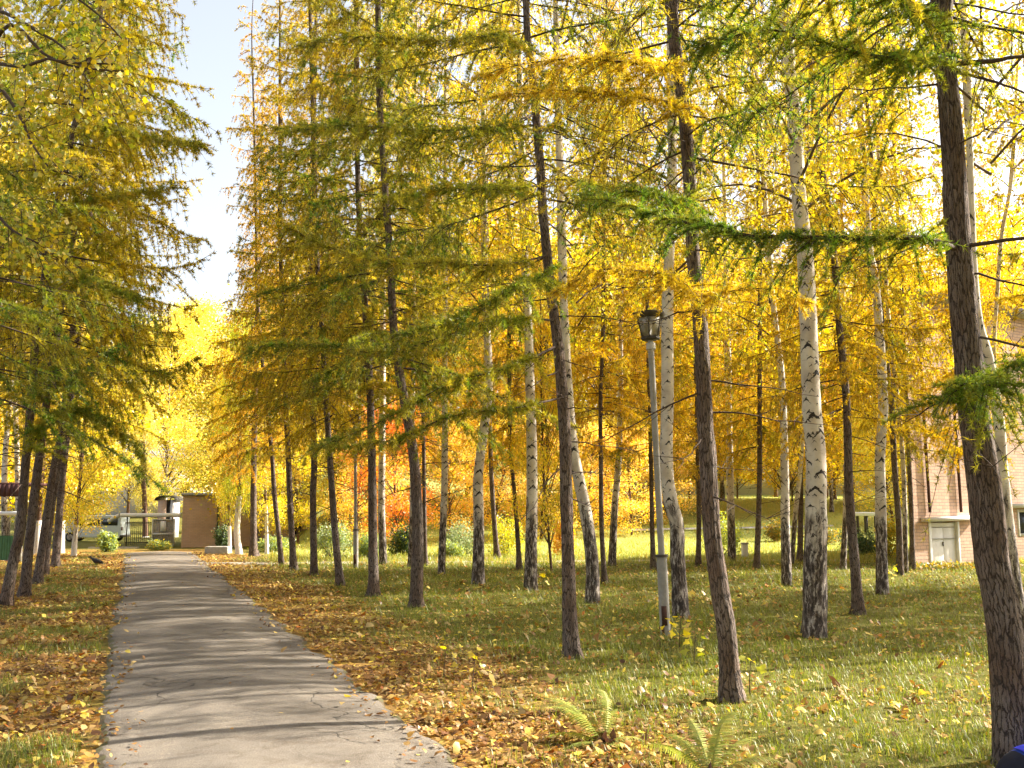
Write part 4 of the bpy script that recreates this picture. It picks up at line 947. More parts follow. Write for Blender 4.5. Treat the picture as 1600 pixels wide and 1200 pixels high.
for u in (1452, 1501):
    V, Fa = tubes(np.array([[[bx(u) - .1, -.06, 7.0], [bx(u) - .06, -.06, 4], [bx(u), -.06, dz1 + .25]]]), np.full((1, 3), .04), 8); mobj('drainpipe', mk_mesh('drainpipe', V, Fa, M['rust'], None, True), t)
# ------------------------------------------------------------------ brick building at the end of the path
YC = 58.0; oc = Vector((at(283, 852, YC).x, YC, gz1(at(283, 852, YC).x, YC)))
t = empty('brick_building', oc, 'red brick building at the end of the path behind limewashed trees', 'building', rz=R_(33))
wC = float(at(505, 852, YC).x - oc.x)
hx0, hx1 = float(at(462, 852, YC).x - oc.x), float(at(488, 852, YC).x - oc.x)
V, Fa = wall_grid([0, hx0, hx1, wC], [-.4, .25, 1.3, 3.0], {(1, 1)}, .9); mobj('front_wall', mk_mesh('front_wall', V, Fa, M['brick_far']), t)
CA = R_(33); sc_ = Vector((-.29, .95)).normalized() * 7; sc_ = (sc_.x * math.cos(-CA) - sc_.y * math.sin(-CA), sc_.x * math.sin(-CA) + sc_.y * math.cos(-CA))
for x_, f_ in ((0, [3, 2, 1, 0]), (wC, [0, 1, 2, 3])): mobj('side_wall', mk_mesh('side_wall', np.array([[x_, 0, -.4], [x_ + sc_[0], sc_[1], -.4], [x_ + sc_[0], sc_[1], 3.0], [x_, 0, 3.0]], float), np.array([f_]), M['brick_far']), t)
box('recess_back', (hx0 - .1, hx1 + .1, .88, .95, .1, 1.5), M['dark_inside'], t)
V = np.array([[x + q * sc_[0], q * sc_[1] + (-.2 if q == 0 else .2), z] for x in (-.15, wC + .15) for q in (0, 1) for z in (3.0, 3.14)], float); mobj('roof', mk_mesh('roof', V, BOXF, M['roof']), t)
V, Fa = tubes(np.array([[[2.05, -.08, 2.95], [2.05, -.08, .1]]]), np.full((1, 2), .07), 8); mobj('drainpipe', mk_mesh('drainpipe', V, Fa, M['dark_metal'], None, True), t)
# pipe, gate, bar fence, van, hut
YGT = 60.0
def pg(u, v, Y=YGT): return at(u, v, Y)
A = pg(188, 805); B = pg(283, 805)
t = empty('heating_pipe', (A.x, YGT, gz1(A.x, YGT)), 'thick white insulated pipe carried over the fence to the brick wall', 'pipe'); z = A.z - t.location.z
V, Fa = tubes(np.array([[[0, 0, z], [(B - A).x, 0, z]]]), np.full((1, 2), .12), 12); mobj('pipe_run', mk_mesh('pipe_run', V, Fa, M['white_paint'], None, True), t)
V, Fa = tubes(np.array([[[-.9, .6, z - .35], [-.35, .25, z - .1], [0, 0, z]]]), np.full((1, 3), .12), 12); mobj('pipe_bend', mk_mesh('pipe_bend', V, Fa, M['white_paint'], None, True), t)
for x in (.4, 3.1): box('pipe_support', (x, x + .06, -.03, .03, -.2, z - .11), M['dark_metal'], t)
A = pg(240, 850); t = empty('yard_gate', (A.x, YGT - .4, gz1(A.x, YGT)), 'weathered grey board gate in a pale frame under the pipe', 'gate')
gw, gh = 35 / F * YGT, 42 / F * YGT
for n_, b_ in (('frame_bar', (0, .07, -.03, .03, -.05, gh)), ('frame_bar', (gw - .07, gw, -.03, .03, -.05, gh)), ('frame_bar', (.07, gw - .07, -.03, .03, gh - .08, gh)), ('frame_bar', (.07, gw - .07, -.03, .03, gh * .42, gh * .42 + .12)), ('frame_bar', (.07, gw - .07, -.03, .03, .02, .09))):
    box(n_, b_, M['pale_metal'], t)
for i in range(9):
    x = .075 + i * (gw - .15) / 9; box('board', (x, x + (gw - .15) / 9 - .012, .032, .055 + .006 * (i % 2), .05, gh - .03), M['old_wood'], t)
box('notice_panel', (gw * .38, gw * .62, -.05, -.032, gh * .55, gh * .92), M['white_paint'], t)
A = pg(196, 848); t = empty('bar_fence', (A.x, YGT - .1, gz1(A.x, YGT)), 'low dark iron bar fence between the van and the gate', 'fence'); fw = 42 / F * YGT
for z_ in (.2, 1.35): box('rail', (0, fw, -.02, .02, z_, z_ + .05), M['dark_metal'], t)
for i in range(15): box('bar', (i * fw / 14 - .012, i * fw / 14 + .012, -.045, -.021, .05, 1.45), M['dark_metal'], t)
t = empty('kerb_slab', pg(140, 850, 56), 'pale concrete slab edge across the end of the path', 'kerb'); t.location.z = gz1(t.location.x, 56)
box('slab', (0, 75 / F * 56, -.2, .2, -.1, .12), M['sandy'], t, .02)
# van seen from the side, rear end to the right
YV = 68.0; A = pg(100, 836, YV); t = empty('van', (A.x, YV, gz1(A.x, YV)), 'pale blue-grey van parked behind the fence beyond the path', 'van')
Lv = 95 / F * YV; hv = 1.75
prof = [(0, .32), (0, .95), (.35, 1.05), (.95, hv - .05), (1.3, hv), (Lv - .3, hv), (Lv - .05, hv - .15), (Lv, 1.0), (Lv, .35), (Lv - .1, .28), (.1, .28)]
n = len(prof); V = np.array([[x, y, z] for y in (-.8, .8) for x, z in prof]); me = bpy.data.meshes.new('body')
me.from_pydata([tuple(v) for v in V], [], [tuple(range(n)), tuple(range(2 * n - 1, n - 1, -1))] + [(i, (i + 1) % n, n + (i + 1) % n, n + i)[::-1] for i in range(n)]); me.materials.append(M['van_paint']); o = mobj('body', me, t)
md = o.modifiers.new('b', 'BEVEL'); md.width = .06; md.segments = 2
for x0, x1 in ((1.0, 1.7), (1.8, 2.7), (2.8, Lv - .25)): box('side_window', (x0, x1, -.815, -.79, 1.08, 1.55), M['pane'], t)
for x in (.75, Lv - .75):
    V, Fa = lathe([(0, -.1), (.22, -.1), (.31, -.08), (.32, 0), (.31, .08), (.22, .1), (0, .1)], 20); V = V[:, [0, 2, 1]]
    for sy in (-.74, .74):
        o = mobj('wheel', mk_mesh('wheel', V, Fa, M['tyre'], None, True), t, (x, sy, .32)); V2, F2 = lathe([(0, -.115), (.16, -.112), (.19, -.1)], 16); mobj('rim', mk_mesh('rim', V2[:, [0, 2, 1]], F2, M['grey_metal']), o)
box('tail_light', (Lv - .01, Lv + .02, -.78, -.6, .75, 1.0), M['rust'], t); box('bumper', (Lv - .08, Lv + .06, -.8, .8, .3, .45), M['dark_metal'], t)
# small brick hut and farther house
A = pg(246, 802, 76); t = empty('brick_hut', (A.x, 76, gz1(A.x, 76)), 'small brick hut with a dark arched roof beyond the gate', 'hut')
hw = 24 / F * 76; hh = float(pg(246, 781, 76).z - t.location.z)
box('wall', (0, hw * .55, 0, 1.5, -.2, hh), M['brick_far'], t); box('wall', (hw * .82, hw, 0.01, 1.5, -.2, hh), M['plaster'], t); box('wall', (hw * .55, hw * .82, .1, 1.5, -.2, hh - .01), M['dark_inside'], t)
a = np.linspace(0, np.pi, 11); V = np.array([[hw / 2 - math.cos(q) * (hw / 2 + .2), y, hh + .02 + math.sin(q) * .32] for y in (-.2, 1.7) for q in a] + [[hw / 2 - math.cos(q) * (hw / 2 + .2), y, hh - .06 + math.sin(q) * .32] for y in (-.2, 1.7) for q in a])
Fa = [[i, i + 1, 12 + i, 11 + i] for i in range(10)] + [[22 + i, 33 + i, 34 + i, 23 + i] for i in range(10)] + [[i, 22 + i, 23 + i, i + 1] for i in range(10)] + [[11 + i, 12 + i, 34 + i, 33 + i] for i in range(10)]
mobj('roof', mk_mesh('roof', V, np.array(Fa), M['dark_metal']), t)
A = pg(150, 800, 120); zb = gz1(A.x, 120); t = empty('house', (A.x, 120, zb), 'pale house with a sloping grey roof far behind the path', 'house')
box('wall', (0, 12, 0, 8, -.5, 6.5), M['plaster'], t)
V = np.array([[x, y, z] for x in (-.4, 12.4) for y, z in ((-.6, 6.3), (4, 9.6), (8.6, 6.3))] + [[x, y, z - .18] for x in (-.4, 12.4) for y, z in ((-.6, 6.3), (4, 9.6), (8.6, 6.3))], float)
mobj('roof', mk_mesh('roof', V, np.array([[0, 3, 4, 1], [1, 4, 5, 2], [6, 7, 10, 9], [7, 8, 11, 10], [0, 6, 9, 3], [2, 5, 11, 8]]), M['roof']), t)
for x in (1.2, 4.2, 7.2, 10): o = box('window', (x, x + 1.2, -.03, .02, 2.6, 4.2), M['white_paint'], t); box('pane', (x + .1, x + 1.1, -.045, -.031, 2.7, 4.1), M['pane'], o)
A = at(1000, 800, 92); zb = gz1(A.x, 92); t = empty('apartment_block', (A.x, 92, zb), 'pale apartment block glimpsed through the yellow wood', 'building')
box('wall', (0, 34, 0, 10, -.5, 13), M['plaster'], t); box('roof', (-.3, 34.3, -.3, 10.3, 13, 13.3), M['roof'], t)
for i in range(11):
    for j in range(4):
        o = box('window', (1 + i * 3, 2.5 + i * 3, -.03, .02, 1.2 + j * 3, 2.8 + j * 3), M['white_paint'], t); box('pane', (1.1 + i * 3, 2.4 + i * 3, -.045, -.031, 1.3 + j * 3, 2.7 + j * 3), M['pane'], o)
# ------------------------------------------------------------------ pavilion at the left edge
YP = 29.0; A = at(-70, 876, YP); t = empty('pavilion', (A.x, YP, gz1(A.x, YP)), 'open pavilion with dark red fascia and green panels behind the leaning larches', 'pavilion')
pw = float(at(32, 876, YP).x - A.x); hz = lambda v: float(at(10, v, YP).z - t.location.z)
nb_ = 14
for i in range(nb_): box('fascia_board', (i * pw / nb_, (i + 1) * pw / nb_ - .012, -.02 + .006 * (i % 2), .03, hz(776), hz(757)), M['red_board'], t)
box('roof', (-.1, pw + .1, .032, 2.2, hz(757) - .02, hz(757) + .06), M['red_board'], t)
for x in (0.0, pw * .45, pw - .1): box('post', (x, x + .08, .04, .12, -.1, hz(776)), M['pale_metal'], t)
V, Fa = tubes(np.array([[[0, -.03, hz(802)], [pw * .98, -.03, hz(802)]]]), np.full((1, 2), .06), 10); mobj('handrail', mk_mesh('handrail', V, Fa, M['white_paint'], None, True), t)
ngp = 22; gwid = pw * .87
for i in range(ngp):
    x = i * gwid / ngp; V = np.array([[x, 0, .02], [x + gwid / ngp * .3, -.03, .02], [x + gwid / ngp * .7, -.03, .02], [x + gwid / ngp, 0, .02]]); V = np.concatenate([V, V + [0, 0, hz(838)], ])
    mobj('green_panel', mk_mesh('green_panel', V, np.array([[0, 1, 5, 4], [1, 2, 6, 5], [2, 3, 7, 6]]), M['green_metal']), t)
box('lower_rail', (0, pw, -.05, -.032, .0, .06), M['red_board'], t)
for z_ in np.linspace(hz(835), hz(806), 5): box('mesh_wire', (0, gwid, .01, .018, z_, z_ + .008), M['grey_metal'], t)
# ------------------------------------------------------------------ crow
p = gnd(150, 886); t = empty('crow', p, 'black crow standing on the yellow litter beside the path', 'bird', rz=math.pi)
ring = [(-.235, .075, .004, .022), (-.16, .095, .012, .036), (-.09, .125, .042, .046), (-.02, .15, .062, .064), (.05, .172, .064, .066), (.10, .20, .045, .05), (.125, .232, .032, .034), (.150, .258, .033, .034), (.175, .262, .026, .026), (.19, .258, .012, .013), (.225, .250, .003, .003)]
a = np.arange(12) * 2 * np.pi / 12
V = np.array([[[x, w_ * math.cos(q), z + h_ * math.sin(q)] for q in a] for x, z, h_, w_ in ring]).reshape(-1, 3); m = len(ring)
b_ = np.arange(m - 1)[:, None] * 12; j = np.arange(12); Fa = np.stack([b_ + j, b_ + (j + 1) % 12, b_ + 12 + (j + 1) % 12, b_ + 12 + j], -1).reshape(-1, 4)
mobj('body', mk_mesh('body', V * 1.0, Fa, M['black_feather'], None, True), t)
for sy in (-1, 1):
    V, Fa = lathe([(0, -.16), (.02, -.1), (.045, 0), (.035, .07), (0, .1)], 10); V = np.stack([V[:, 2] - .04, V[:, 0] * .3 + sy * .055, V[:, 1] + .155 + V[:, 2] * .28], -1)
    mobj('wing', mk_mesh('wing', V, Fa, M['black_feather'], None, True), t)
    V, Fa = cat_vf([tubes(np.array([[[0, sy * .025, .11], [.01, sy * .028, .05], [0, sy * .03, .005]]]), np.full((1, 3), .006), 6), tubes(np.array([[[-.02, sy * .03, .006], [.045, sy * .03, .006]]]), np.full((1, 2), .005), 5)])
    mobj('leg', mk_mesh('leg', V, Fa, M['black_feather']), t)
# ------------------------------------------------------------------ bag at the foot of the thickest larch
p = gnd(1662, 1222); t = empty('bag', p, 'blue and navy fabric bag lying at the foot of the thickest larch', 'bag', rz=.1)
def dome(L, W, H, x0, x1, n=14, m=16):
    xs_ = np.linspace(x0, x1, n); a = np.linspace(0, np.pi, m); V = []
    for x in xs_:
        e = max(0.02, 1 - abs(x / L) ** 3.2) ** .5
        for q in a: V.append([x, -W * e * math.copysign(abs(math.cos(q)) ** .75, math.cos(q)), H * e * abs(math.sin(q)) ** .7])
    i = np.arange(n - 1)[:, None] * m + np.arange(m - 1); return np.array(V), np.stack([i, i + m, i + m + 1, i + 1], -1).reshape(-1, 4)
for nm, x0, x1, s_, mt in (('end_panel', -.40, -.27, 1.0, 'navy_cloth'), ('body', -.27, .27, 1.0, 'blue_cloth'), ('end_panel', .27, .40, 1.0, 'navy_cloth')):
    V, Fa = dome(.405, .17, .205, x0, x1); mobj(nm, mk_mesh(nm, V, Fa, M[mt], None, True), t)
V, Fa = dome(.405, .176, .213, -.33, .33, 20); keep = V[:, 2] > .178; V2 = V.copy(); V2[:, 2] += .004
sel = [f for f in Fa if keep[f].all()]; mobj('piping', mk_mesh('piping', V2, np.array(sel), M['blue_trim'], None, True), t)
V, Fa = tubes(np.array([[[-.15, -.1, .19], [-.1, -.14, .25], [.1, -.14, .25], [.15, -.1, .19]]]), np.full((1, 4), .012), 8); mobj('handle', mk_mesh('handle', V, Fa, M['navy_cloth'], None, True), t)
# ------------------------------------------------------------------ stones, posts, shelter
p = gnd(322, 865); t = empty('concrete_block', p, 'low grey concrete block lying before the far brick wall', 'block')
box('block', (0, .78, -.2, .2, -.05, .24), M['concrete'], t, .03)
p = gnd(1164, 872); t = empty('marker_post', p, 'stubby white post on the lawn between two larches', 'post'); box('shaft', (-.09, .09, -.09, .09, -.1, .42), M['white_paint'], t, .02); box('cap', (-.105, .105, -.105, .105, .42, .47), M['concrete'], t, .01)
YS = 46; A = at(1330, 835, YS); t = empty('shelter', (A.x, YS, gz1(A.x, YS)), 'little shelter with a flat pale roof on dark posts up the slope', 'shelter')
zr = float(at(1330, 806, YS).z - t.location.z); box('roof', (-.05, 1.15, -.5, .9, zr, zr + .16), M['white_paint'], t, .02)
for x, y in ((.15, -.4), (.5, -.4), (.95, -.4), (.15, .7), (.95, .7)): box('post', (x, x + .09, y, y + .09, -.2, zr), M['dark_metal'], t)
# ------------------------------------------------------------------ shrubs
def shrub(u, v, wpx, hpx, pal, wts, label, size=.09, n=2600, name='shrub', stems=14, group=None):
    b = gnd(u, v); k = b.y / F; wd, ht = wpx * k / 2, hpx * k; t = empty(name, b, label, 'shrub', group); rg = np.random.default_rng(int(u * 13 + v))
    cl = 26; az = rg.random(cl) * 6.28; rr = np.sqrt(rg.random(cl)) * .8; zz = .15 + .75 * rg.random(cl) * np.sqrt(1 - (rr * .9) ** 2)
    c = np.stack([np.cos(az) * rr * wd, np.sin(az) * rr * wd * .8, zz * ht], -1)
    P = (c[:, None] + rg.normal(size=(cl, n // cl, 3)) * np.array([wd, wd, ht]) * .15).reshape(-1, 3); P[:, 2] = np.abs(P[:, 2]) + .02
    V, Fa, C = leaves_at(rg, P, size, leaf_colour(rg, len(P), pal, wts), -.2, .6); mobj('leaves', mk_mesh('leaves', V, Fa, M['leaf'], C), t)
    s = np.linspace(0, 1, 5); V, Fa = tubes(c[:stems, None] * s[None, :, None] * np.array([1, 1, 1]) + np.array([0, 0, -.03]), .012 * (1 - .7 * s)[None] * np.ones((stems, 1)), 4); mobj('stems', mk_mesh('stems', V, Fa, M['twig']), t)
DG = np.array([.055, .09, .03]); LG = np.array([.28, .36, .14]); SG = np.array([.38, .42, .24])
shrub(630, 868, 50, 50, (DG, YG * .6), (4, 1), 'dark green bush beside the patchy birch')
shrub(520, 872, 60, 52, (LG, SG, YG), (3, 3, 1), 'silvery green shrub behind the kinked larch', .07)
shrub(578, 872, 44, 40, (LG, YG), (3, 1), 'light green shrub beside the thin grey lamp post', .07)
shrub(720, 868, 60, 48, (SG, LG), (3, 2), 'grey-green shrub between the slim pale birch and the bulging birch', .07)
shrub(705, 872, 44, 24, (LG, YG * .8), (3, 2), 'low bright green shrub at the foot of the grey-green one', .06)
shrub(790, 868, 60, 60, (YG, YEL, LG), (4, 2, 1), 'yellow-green shrub behind the orange-brown larch', .07)
shrub(880, 868, 40, 60, (OR_, GOLD), (3, 2), 'orange shrub behind the slender larch', .07)
shrub(1130, 868, 60, 58, (YG, LG), (3, 2), 'leafy yellow-green shrub behind the white marker post', .08)
shrub(1213, 846, 42, 28, (RUST * .6, DG * 2), (3, 1), 'rusty brown clipped bush on the slope', .08)
shrub(1345, 868, 66, 38, (DG * 1.4, LG * .7), (3, 2), 'dark spreading bush below the little shelter', .08)
shrub(1290, 850, 70, 26, (RUST * .7, LG * .6), (2, 2), 'brownish low bush on the slope behind the big birch', .08)
shrub(1390, 872, 46, 60, (YEL, YG), (3, 2), 'yellow bush behind the black-footed birch', .08)
shrub(165, 862, 34, 30, (LG, YG), (3, 1), 'low green shrub in the sun between crow and van', .08)
shrub(250, 860, 40, 14, (LG, YG, GOLD), (3, 1, 1), 'low weeds along the foot of the gate', .07)
shrub(345, 862, 30, 36, (DG, LG * .7), (3, 1), 'dark weeds beside the forked limewashed tree', .07)
shrub(430, 862, 70, 22, (LG, YG), (3, 1), 'bright weeds behind the farthest larches', .07)
shrub(1480, 889, 110, 9, (RUST * .55, GOLD * .5, LG * .6), (3, 1, 2), 'rusty weeds along the foot of the brick wall by the door', .07, 1400)
# ------------------------------------------------------------------ ferns
def frond(L, n=26, wid=.16, seed=0):
    rg = np.random.default_rng(seed); VV, FF, CC, o = [], [], [], 0
    s = np.linspace(0, 1, 12); ax = np.stack([L * s, 0 * s, L * (.62 * s - .55 * s ** 2.2)], -1)
    V, Fa = tubes(ax[None], (.003 * (1 - .7 * s))[None], 3)
    tri = np.concatenate([Fa[:, [0, 1, 2]], Fa[:, [0, 2, 3]]]); VV.append(V); FF.append(tri); CC.append(np.tile(np.array([.32, .30, .08]), (len(V), 1))); o = len(V)
    for i in range(n):
        t_ = .12 + .87 * i / n; p = np.array([np.interp(t_, s, ax[:, k_]) for k_ in range(3)]); w_ = wid * math.sin(math.pi * min(1, .18 + t_ * .82)) ** .8 * (.9 + .2 * rg.random())
        for sd in (-1, 1):
            d = np.array([.42, sd * 1.0, -.12 + rg.normal() * .08]); d /= np.linalg.norm(d); e = np.array([.9, -sd * .35, 0]); e /= np.linalg.norm(e)
            m_ = 5; pts = []
            for q in range(m_ + 1):
                u = q / m_; hw = w_ * .125 * (1 - u) ** .8 + .0006; z_ = (.7 if q % 2 else 1.15)
                c0 = p + d * w_ * u + np.array([0, 0, -.25 * w_ * u * u]); pts += [c0 - e * hw * z_, c0 + e * hw * z_]
            V = np.array(pts); VV.append(V); f = []
            for q in range(m_): f += [[2 * q, 2 * q + 1, 2 * q + 3], [2 * q, 2 * q + 3, 2 * q + 2]]
            FF.append(np.array(f) + o); CC.append(np.tile(np.array([.34, .41, .095]) * (.75 + .4 * rg.random()) + np.array([.22, .10, .02]) * rg.random() ** 2, (len(V), 1))); o += len(V)
    return np.concatenate(VV), np.concatenate(FF), np.concatenate(CC)
FR = [mk_mesh('frond', *frond(1.0, 32, .15, 3 + i)[:2], M['fern'], frond(1.0, 32, .15, 3 + i)[2]) for i in range(3)]
def fern(u, v, specs, label):
    b = gnd(u, v); t = empty('fern', b, label, 'fern')
    for i, (az, L, tilt) in enumerate(specs):
        o = mobj('frond', FR[i % 3], t, (0, 0, .01)); o.rotation_mode = 'XYZ'; o.rotation_euler = (rng.normal() * .3, -R_(tilt - 15 + rng.normal() * 5), R_(az + rng.normal() * 6)); L *= .97; o.scale = (L, L * (.85 + .3 * rng.random()), L * (.8 + .5 * rng.random()))
    c = rng.normal(size=(40, 3)) * .04; c[:, 2] = np.abs(c[:, 2]) * .6
    V, Fa, C = leaves_at(rng, c, .07, np.tile(np.array([.10, .05, .03]), (40, 1)), -.5); tag(mobj('withered_base', mk_mesh('withered_base', V, Fa, M['litter'], C), t), kind='stuff')
fern(943, 1166, [(150, .52, 22), (128, .60, 32), (165, .45, 18), (98, .55, 40), (52, .48, 32), (20, .34, 5), (205, .34, 0), (110, .46, 30), (75, .38, 38), (-30, .30, -2)], 'pale green fern on the brown litter, fronds spread like a shuttlecock')
fern(1112, 1222, [(150, .60, 20), (120, .50, 30), (62, .62, 34), (35, .55, 22), (10, .5, 14), (175, .50, 10), (95, .50, 38), (210, .45, 5), (300, .4, 5), (80, .40, 46)], 'second fern, cut off by the lower edge of the picture')
# ------------------------------------------------------------------ maple seedlings with big yellow leaves
def maple_leaf(sz):
    a = np.radians([270, 300, 335, 5, 35, 65, 90, 115, 145, 175, 205, 240]); r = np.array([.25, .55, .5, .8, .45, .62, 1.0, .62, .45, .8, .5, .55])
    V = np.stack([np.cos(a) * r, np.sin(a) * r, .12 * np.cos(3 * a) * r], -1) * sz * .55; V = np.concatenate([[[0, 0, 0]], V]); n = 12
    return V, np.array([[0, 1 + i, 1 + (i + 1) % n] for i in range(n)])
def seedling(u, v, ht, nl, label, sz=.11, seed=0):
    rg = np.random.default_rng(seed + 60); b = gnd(u, v); t = empty('maple_seedling', b, label, 'seedling', 'maple seedlings in the grass')
    s = np.linspace(0, 1, 6); ax = np.stack([.1 * ht * s ** 2, .05 * s, ht * s], -1); V, Fa = tubes(ax[None], (.005 * (1 - .5 * s))[None], 5); mobj('stem', mk_mesh('stem', V, Fa, M['twig']), t)
    for i in range(nl):
        q = .35 + .65 * i / max(1, nl - 1); p = np.array([np.interp(q, s, ax[:, k_]) for k_ in range(3)]); az = i * 2.4 + rg.random(); p = p + np.array([math.cos(az), math.sin(az), .1]) * .10
        V, Fa = maple_leaf(sz * (.8 + .4 * rg.random())); C = np.tile(np.clip((YEL if rg.random() < .75 else YG) * (.8 + .3 * rg.random()), 0, .95), (len(V), 1))
        o = mobj('leaf', mk_mesh('leaf', V, Fa, M['leaf'], C), t, p); o.rotation_euler = (rg.normal() * .5, .4 + rg.normal() * .4, az)
seedling(1062, 1012, .32, 7, 'yellow maple seedling just beside the lamp post', .12, 1)
seedling(1085, 1042, .3, 7, 'yellow maple seedling between the lamp post and the sturdy larch', .12, 2)
seedling(1048, 1000, .22, 4, 'small yellow maple seedling against the foot of the lamp post', .11, 3)
seedling(738, 1078, .3, 5, 'yellow-green maple seedling on the litter near the path', .11, 4)
seedling(693, 1060, .3, 5, 'second yellow-green maple seedling nearer the swollen-footed larch', .10, 5)
seedling(1393, 916, .4, 8, 'yellow maple seedling at the foot of the black-footed birch', .14, 6)
seedling(1172, 1086, .3, 5, 'yellow maple seedling beside the foot of the sturdy larch', .11, 7)
seedling(848, 922, .35, 6, 'yellow maple seedling between the slender larch and the forked birch foot', .14, 8)
# ------------------------------------------------------------------ grass, leaf litter
def scatter(n, ymin, ymax, bias, xpad=1.5):
    y = ymin + (ymax - ymin) * rng.random(n) ** bias; x = (rng.random(n) * 2 - 1) * (y * .53 + xpad); return x, y
def off_path(x, y, m):
    s, t_ = path_st(x, y); return ~((t_ > OL - m) & (t_ < OR + m) & (s < PEND))

def lawn_tufts():
    y = 28 + 46 * rng.random(90000) ** 1.5; x = (rng.random(90000) * (.53 + .24) - .24) * y; n = len(x)
    h = .06 + .16 * rng.random(n) ** 2 * (.4 + vnoise(x * 1.2, y * 1.2, 91)); az = rng.random(n) * 6.28; wv = np.stack([np.cos(az), np.sin(az), 0 * az], -1) * .011
    b = np.stack([x, y, gz(x, y) - .01], -1); tp = b + np.stack([rng.normal(size=n) * .05, rng.normal(size=n) * .05, h], -1)
    V = np.stack([b - wv, b + wv, tp], 1).reshape(-1, 3); pal = np.array([[.26, .30, .05], [.38, .40, .08], [.52, .44, .14], [.60, .42, .07]]); i = rng.choice(4, n, p=[.35, .35, .15, .15])
    tag(mobj('lawn_grass', mk_mesh('lawn_grass', V, np.arange(3 * n).reshape(-1, 3), M['grass'], np.repeat(pal[i] * (.75 + .5 * rng.random((n, 1))), 3, 0))), 'sunlit yellow-green grass of the lawn beyond the footpath', 'grass', kind='stuff')
lawn_tufts()

def grass():
    x, y = scatter(420000, 4.6, 31, 1.5)
    lit = litter_mask(x, y); dn = fbm(x * .7, y * .7, 71); cl = vnoise(x * 3.1, y * 3.1, 72)
    s, t_ = path_st(x, y); left = t_ < OL
    p = (1 - lit) ** 1.1 * (.35 + .8 * dn) * (.4 + .9 * cl); p = np.maximum(p, .10 * sst(.55, .8, cl) * (lit > .1)); p = np.where(left, np.maximum(p * .9, .8 * sst(.52, .66, vnoise(x * 1.3, y * 1.3, 77)) * sst(.3, .6, cl)), p)
    k = (rng.random(len(x)) < p) & off_path(x, y, .02); x, y, cl = x[k], y[k], cl[k]; n = len(x)
    far = np.clip(y / 12, .75, 2.2)
    h = (.035 + .10 * rng.random(n) ** 1.9) * (.6 + .8 * cl) * (.7 + .3 * far); wd = .0021 * far * (.7 + .6 * rng.random(n)) + .0007
    az = rng.random(n) * 6.28; d = np.stack([np.cos(az), np.sin(az), 0 * az], -1); pp = np.stack([-np.sin(az), np.cos(az), 0 * az], -1)
    b = np.stack([x, y, gz(x, y) - .005], -1); lean = (.25 + .95 * rng.random(n))[:, None]; up = np.array([0, 0, 1.])
    m_ = b + up * (h * .6)[:, None] + d * (h[:, None] * lean * .3); tp = b + up * (h * (1.05 - .35 * lean[:, 0]))[:, None] + d * (h[:, None] * lean * .95)
    w_ = pp * wd[:, None]
    V = np.stack([b - w_, b + w_, m_ + w_ * .75, m_ - w_ * .75, tp], 1).reshape(-1, 3); q = np.arange(n)[:, None] * 5
    nr = y < 12
    V[np.arange(n)[~nr] * 5 + 3] = tp[~nr]                   # far blades are plain triangles
    Fa = np.concatenate([q + np.array([0, 1, 3]), q[nr] + np.array([1, 2, 3]), q[nr] + np.array([3, 2, 4])])
    pal = np.array([[.16, .21, .022], [.24, .29, .035], [.37, .39, .055], [.48, .40, .11]]); i = rng.choice(4, n, p=[.33, .36, .2, .11])
    C = np.repeat(pal[i] * (.62 + .48 * rng.random((n, 1))), 5, 0)
    tag(mobj('grass', mk_mesh('grass', V, Fa, M['grass'], C)), 'short autumn grass growing between the trees', 'grass', kind='stuff')
grass()

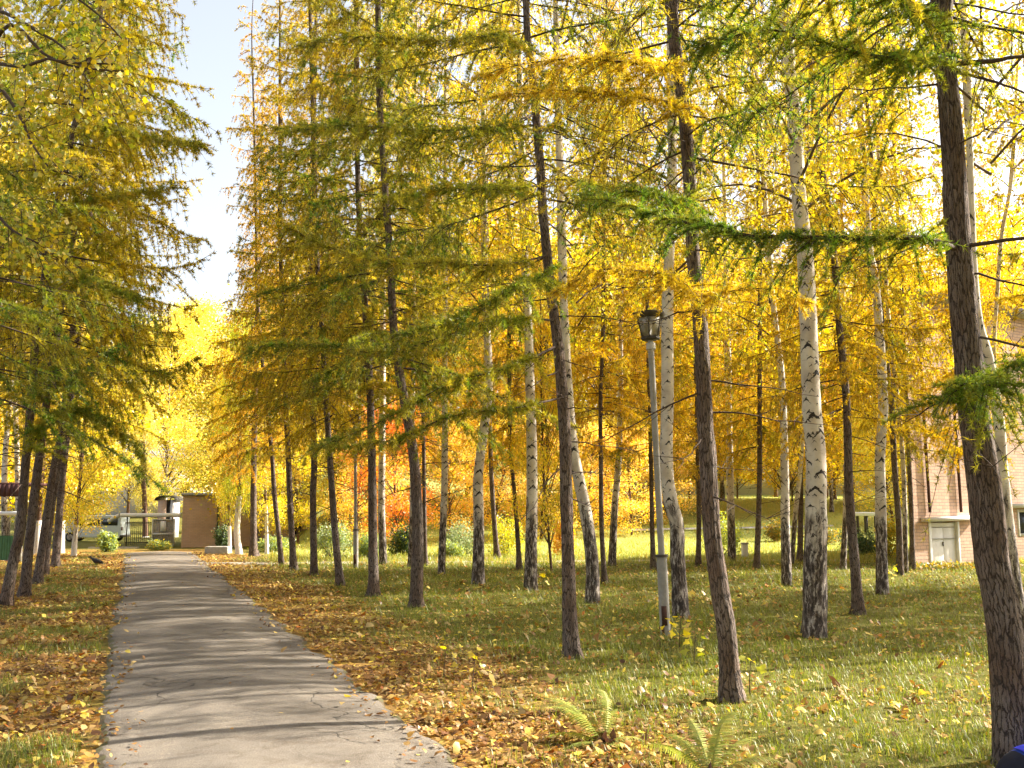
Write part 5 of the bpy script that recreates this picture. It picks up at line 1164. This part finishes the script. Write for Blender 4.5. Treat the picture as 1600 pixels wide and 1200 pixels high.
LPAL = np.array([[.20, .10, .04], [.30, .155, .05], [.42, .22, .06], [.48, .30, .11], [.58, .42, .11], [.70, .54, .11], [.46, .15, .03], [.12, .058, .03], [.50, .36, .15]])
LWT = np.array([20, 22, 16, 14, 7, 4, 3, 10, 12.]); LWT /= LWT.sum()
LWG = np.array([9, 12, 12, 14, 15, 16, 3, 4, 15.]); LWG /= LWG.sum()
def leaf_litter():
    x1, y1 = scatter(190000, 4.6, 34, 1.3); lit = litter_mask(x1, y1); k = (rng.random(len(x1)) < lit * (.3 + .9 * sst(.3, .6, fbm(x1 * 2.2, y1 * 2.2, 55)))) & off_path(x1, y1, -.45 * rng.random(len(x1)) ** 5); x1, y1 = x1[k], y1[k]
    x2, y2 = scatter(56000, 4.6, 31, 1.4); k = off_path(x2, y2, .0) & (rng.random(len(x2)) < (.18 + .75 * sst(.35, .75, fbm(x2 * .6 + 3, y2 * .6, 81)))); x2, y2 = x2[k], y2[k]
    x3, y3 = scatter(3200, 5, 34, 1.2); k = ~off_path(x3, y3, .0); s, t_ = path_st(x3, y3); e = np.minimum(t_ - OL, OR - t_); k &= rng.random(len(x3)) < .07 + .6 * np.exp(-np.clip(e, 0, 9) / .16); x3, y3 = x3[k], y3[k]
    x = np.concatenate([x1, x2, x3]); y = np.concatenate([y1, y2, y3]); n = len(x); n1 = len(x1); n2 = len(x2)
    ci = np.concatenate([np.where(rng.random(n1) < sst(9, 20, y1) * .75, rng.choice(9, n1, p=LWG), rng.choice(9, n1, p=LWT)), rng.choice(9, n - n1, p=LWG)])
    lift = np.concatenate([.004 + .022 * rng.random(n1), .006 + .05 * rng.random(n2) ** 2, np.full(len(x3), .058)])
    s_a, t_a = path_st(x, y); ins = np.minimum(t_a - OL, OR - t_a); lift = np.where((ins > .02) & (s_a < PEND), np.maximum(lift, .04 + .03 * sst(0, .9, ins)), lift)
    sz = .0215 * np.exp(rng.normal(size=n) * .38) * np.clip(.9 + y / 90, .8, 1.3)
    az = rng.random(n) * 6.28; tl = rng.normal(size=(n, 2)) * np.concatenate([np.full(n1, .32), np.full(n2, .45), np.full(len(x3), .12)])[:, None]
    u = np.stack([np.cos(az), np.sin(az), tl[:, 0]], -1); v = np.stack([-np.sin(az), np.cos(az), tl[:, 1]], -1); nn = np.cross(u, v)
    c = np.stack([x, y, gz(x, y) + lift], -1); curl = (rng.normal(size=n) * .42)[:, None]; S = sz[:, None]
    prof = [(-1, 0, 0), (-.25, .62, 1), (.45, .5, .8), (1.05, 0, .2), (.45, -.5, .8), (-.25, -.62, 1)]
    V = np.stack([c + u * S * a_ + v * S * b_ * .95 + nn * S * curl * k_ for a_, b_, k_ in prof], 1).reshape(-1, 3); q = np.arange(n)[:, None] * 6
    Fa = np.concatenate([q + np.array(f) for f in ([0, 5, 1], [1, 5, 4], [1, 4, 2], [2, 4, 3])])
    C = np.repeat(LPAL[ci] * (.75 + .5 * rng.random((n, 1))), 6, 0)
    tag(mobj('leaf_litter', mk_mesh('leaf_litter', V, Fa, M['litter'], C)), 'brown and yellow fallen leaves strewn over the ground', 'leaf litter', kind='stuff')
leaf_litter()
# larger single leaves that stand out on the litter
gobj = bpy.data.objects['ground']
LM = []
for i in range(8):
    V, Fa = maple_leaf(.085); V = V.copy(); V[:, 2] += .25 * (V[:, 0] ** 2 * (1 if i % 2 else -1) + V[:, 1] ** 2) / .06
    C = np.tile(np.array([YEL, GOLD, YEL * .9, [.46, .32, .17], [.50, .18, .04], [.34, .17, .09], [.45, .33, .18], [.42, .24, .10]][i]), (len(V), 1)); LM.append(mk_mesh('fallen_leaf', V, Fa, M['litter'], C))
cnt = 0
while cnt < 260:
    x, y = (float(q[0]) for q in scatter(1, 4.9, 15, 1.3, .5))
    lit = float(litter_mask(np.array([x]), np.array([y]))[0])
    if not off_path(np.array([x]), np.array([y]), .05)[0] or rng.random() > .25 + .75 * lit: continue
    o = mobj('fallen_leaf', LM[int(rng.integers(8))], gobj, (x, y, gz1(x, y) + .03)); o.rotation_euler = (rng.normal() * .35, rng.normal() * .35, rng.random() * 6.28); s_ = .6 + .5 * float(rng.random()); o.scale = (s_,) * 3; cnt += 1
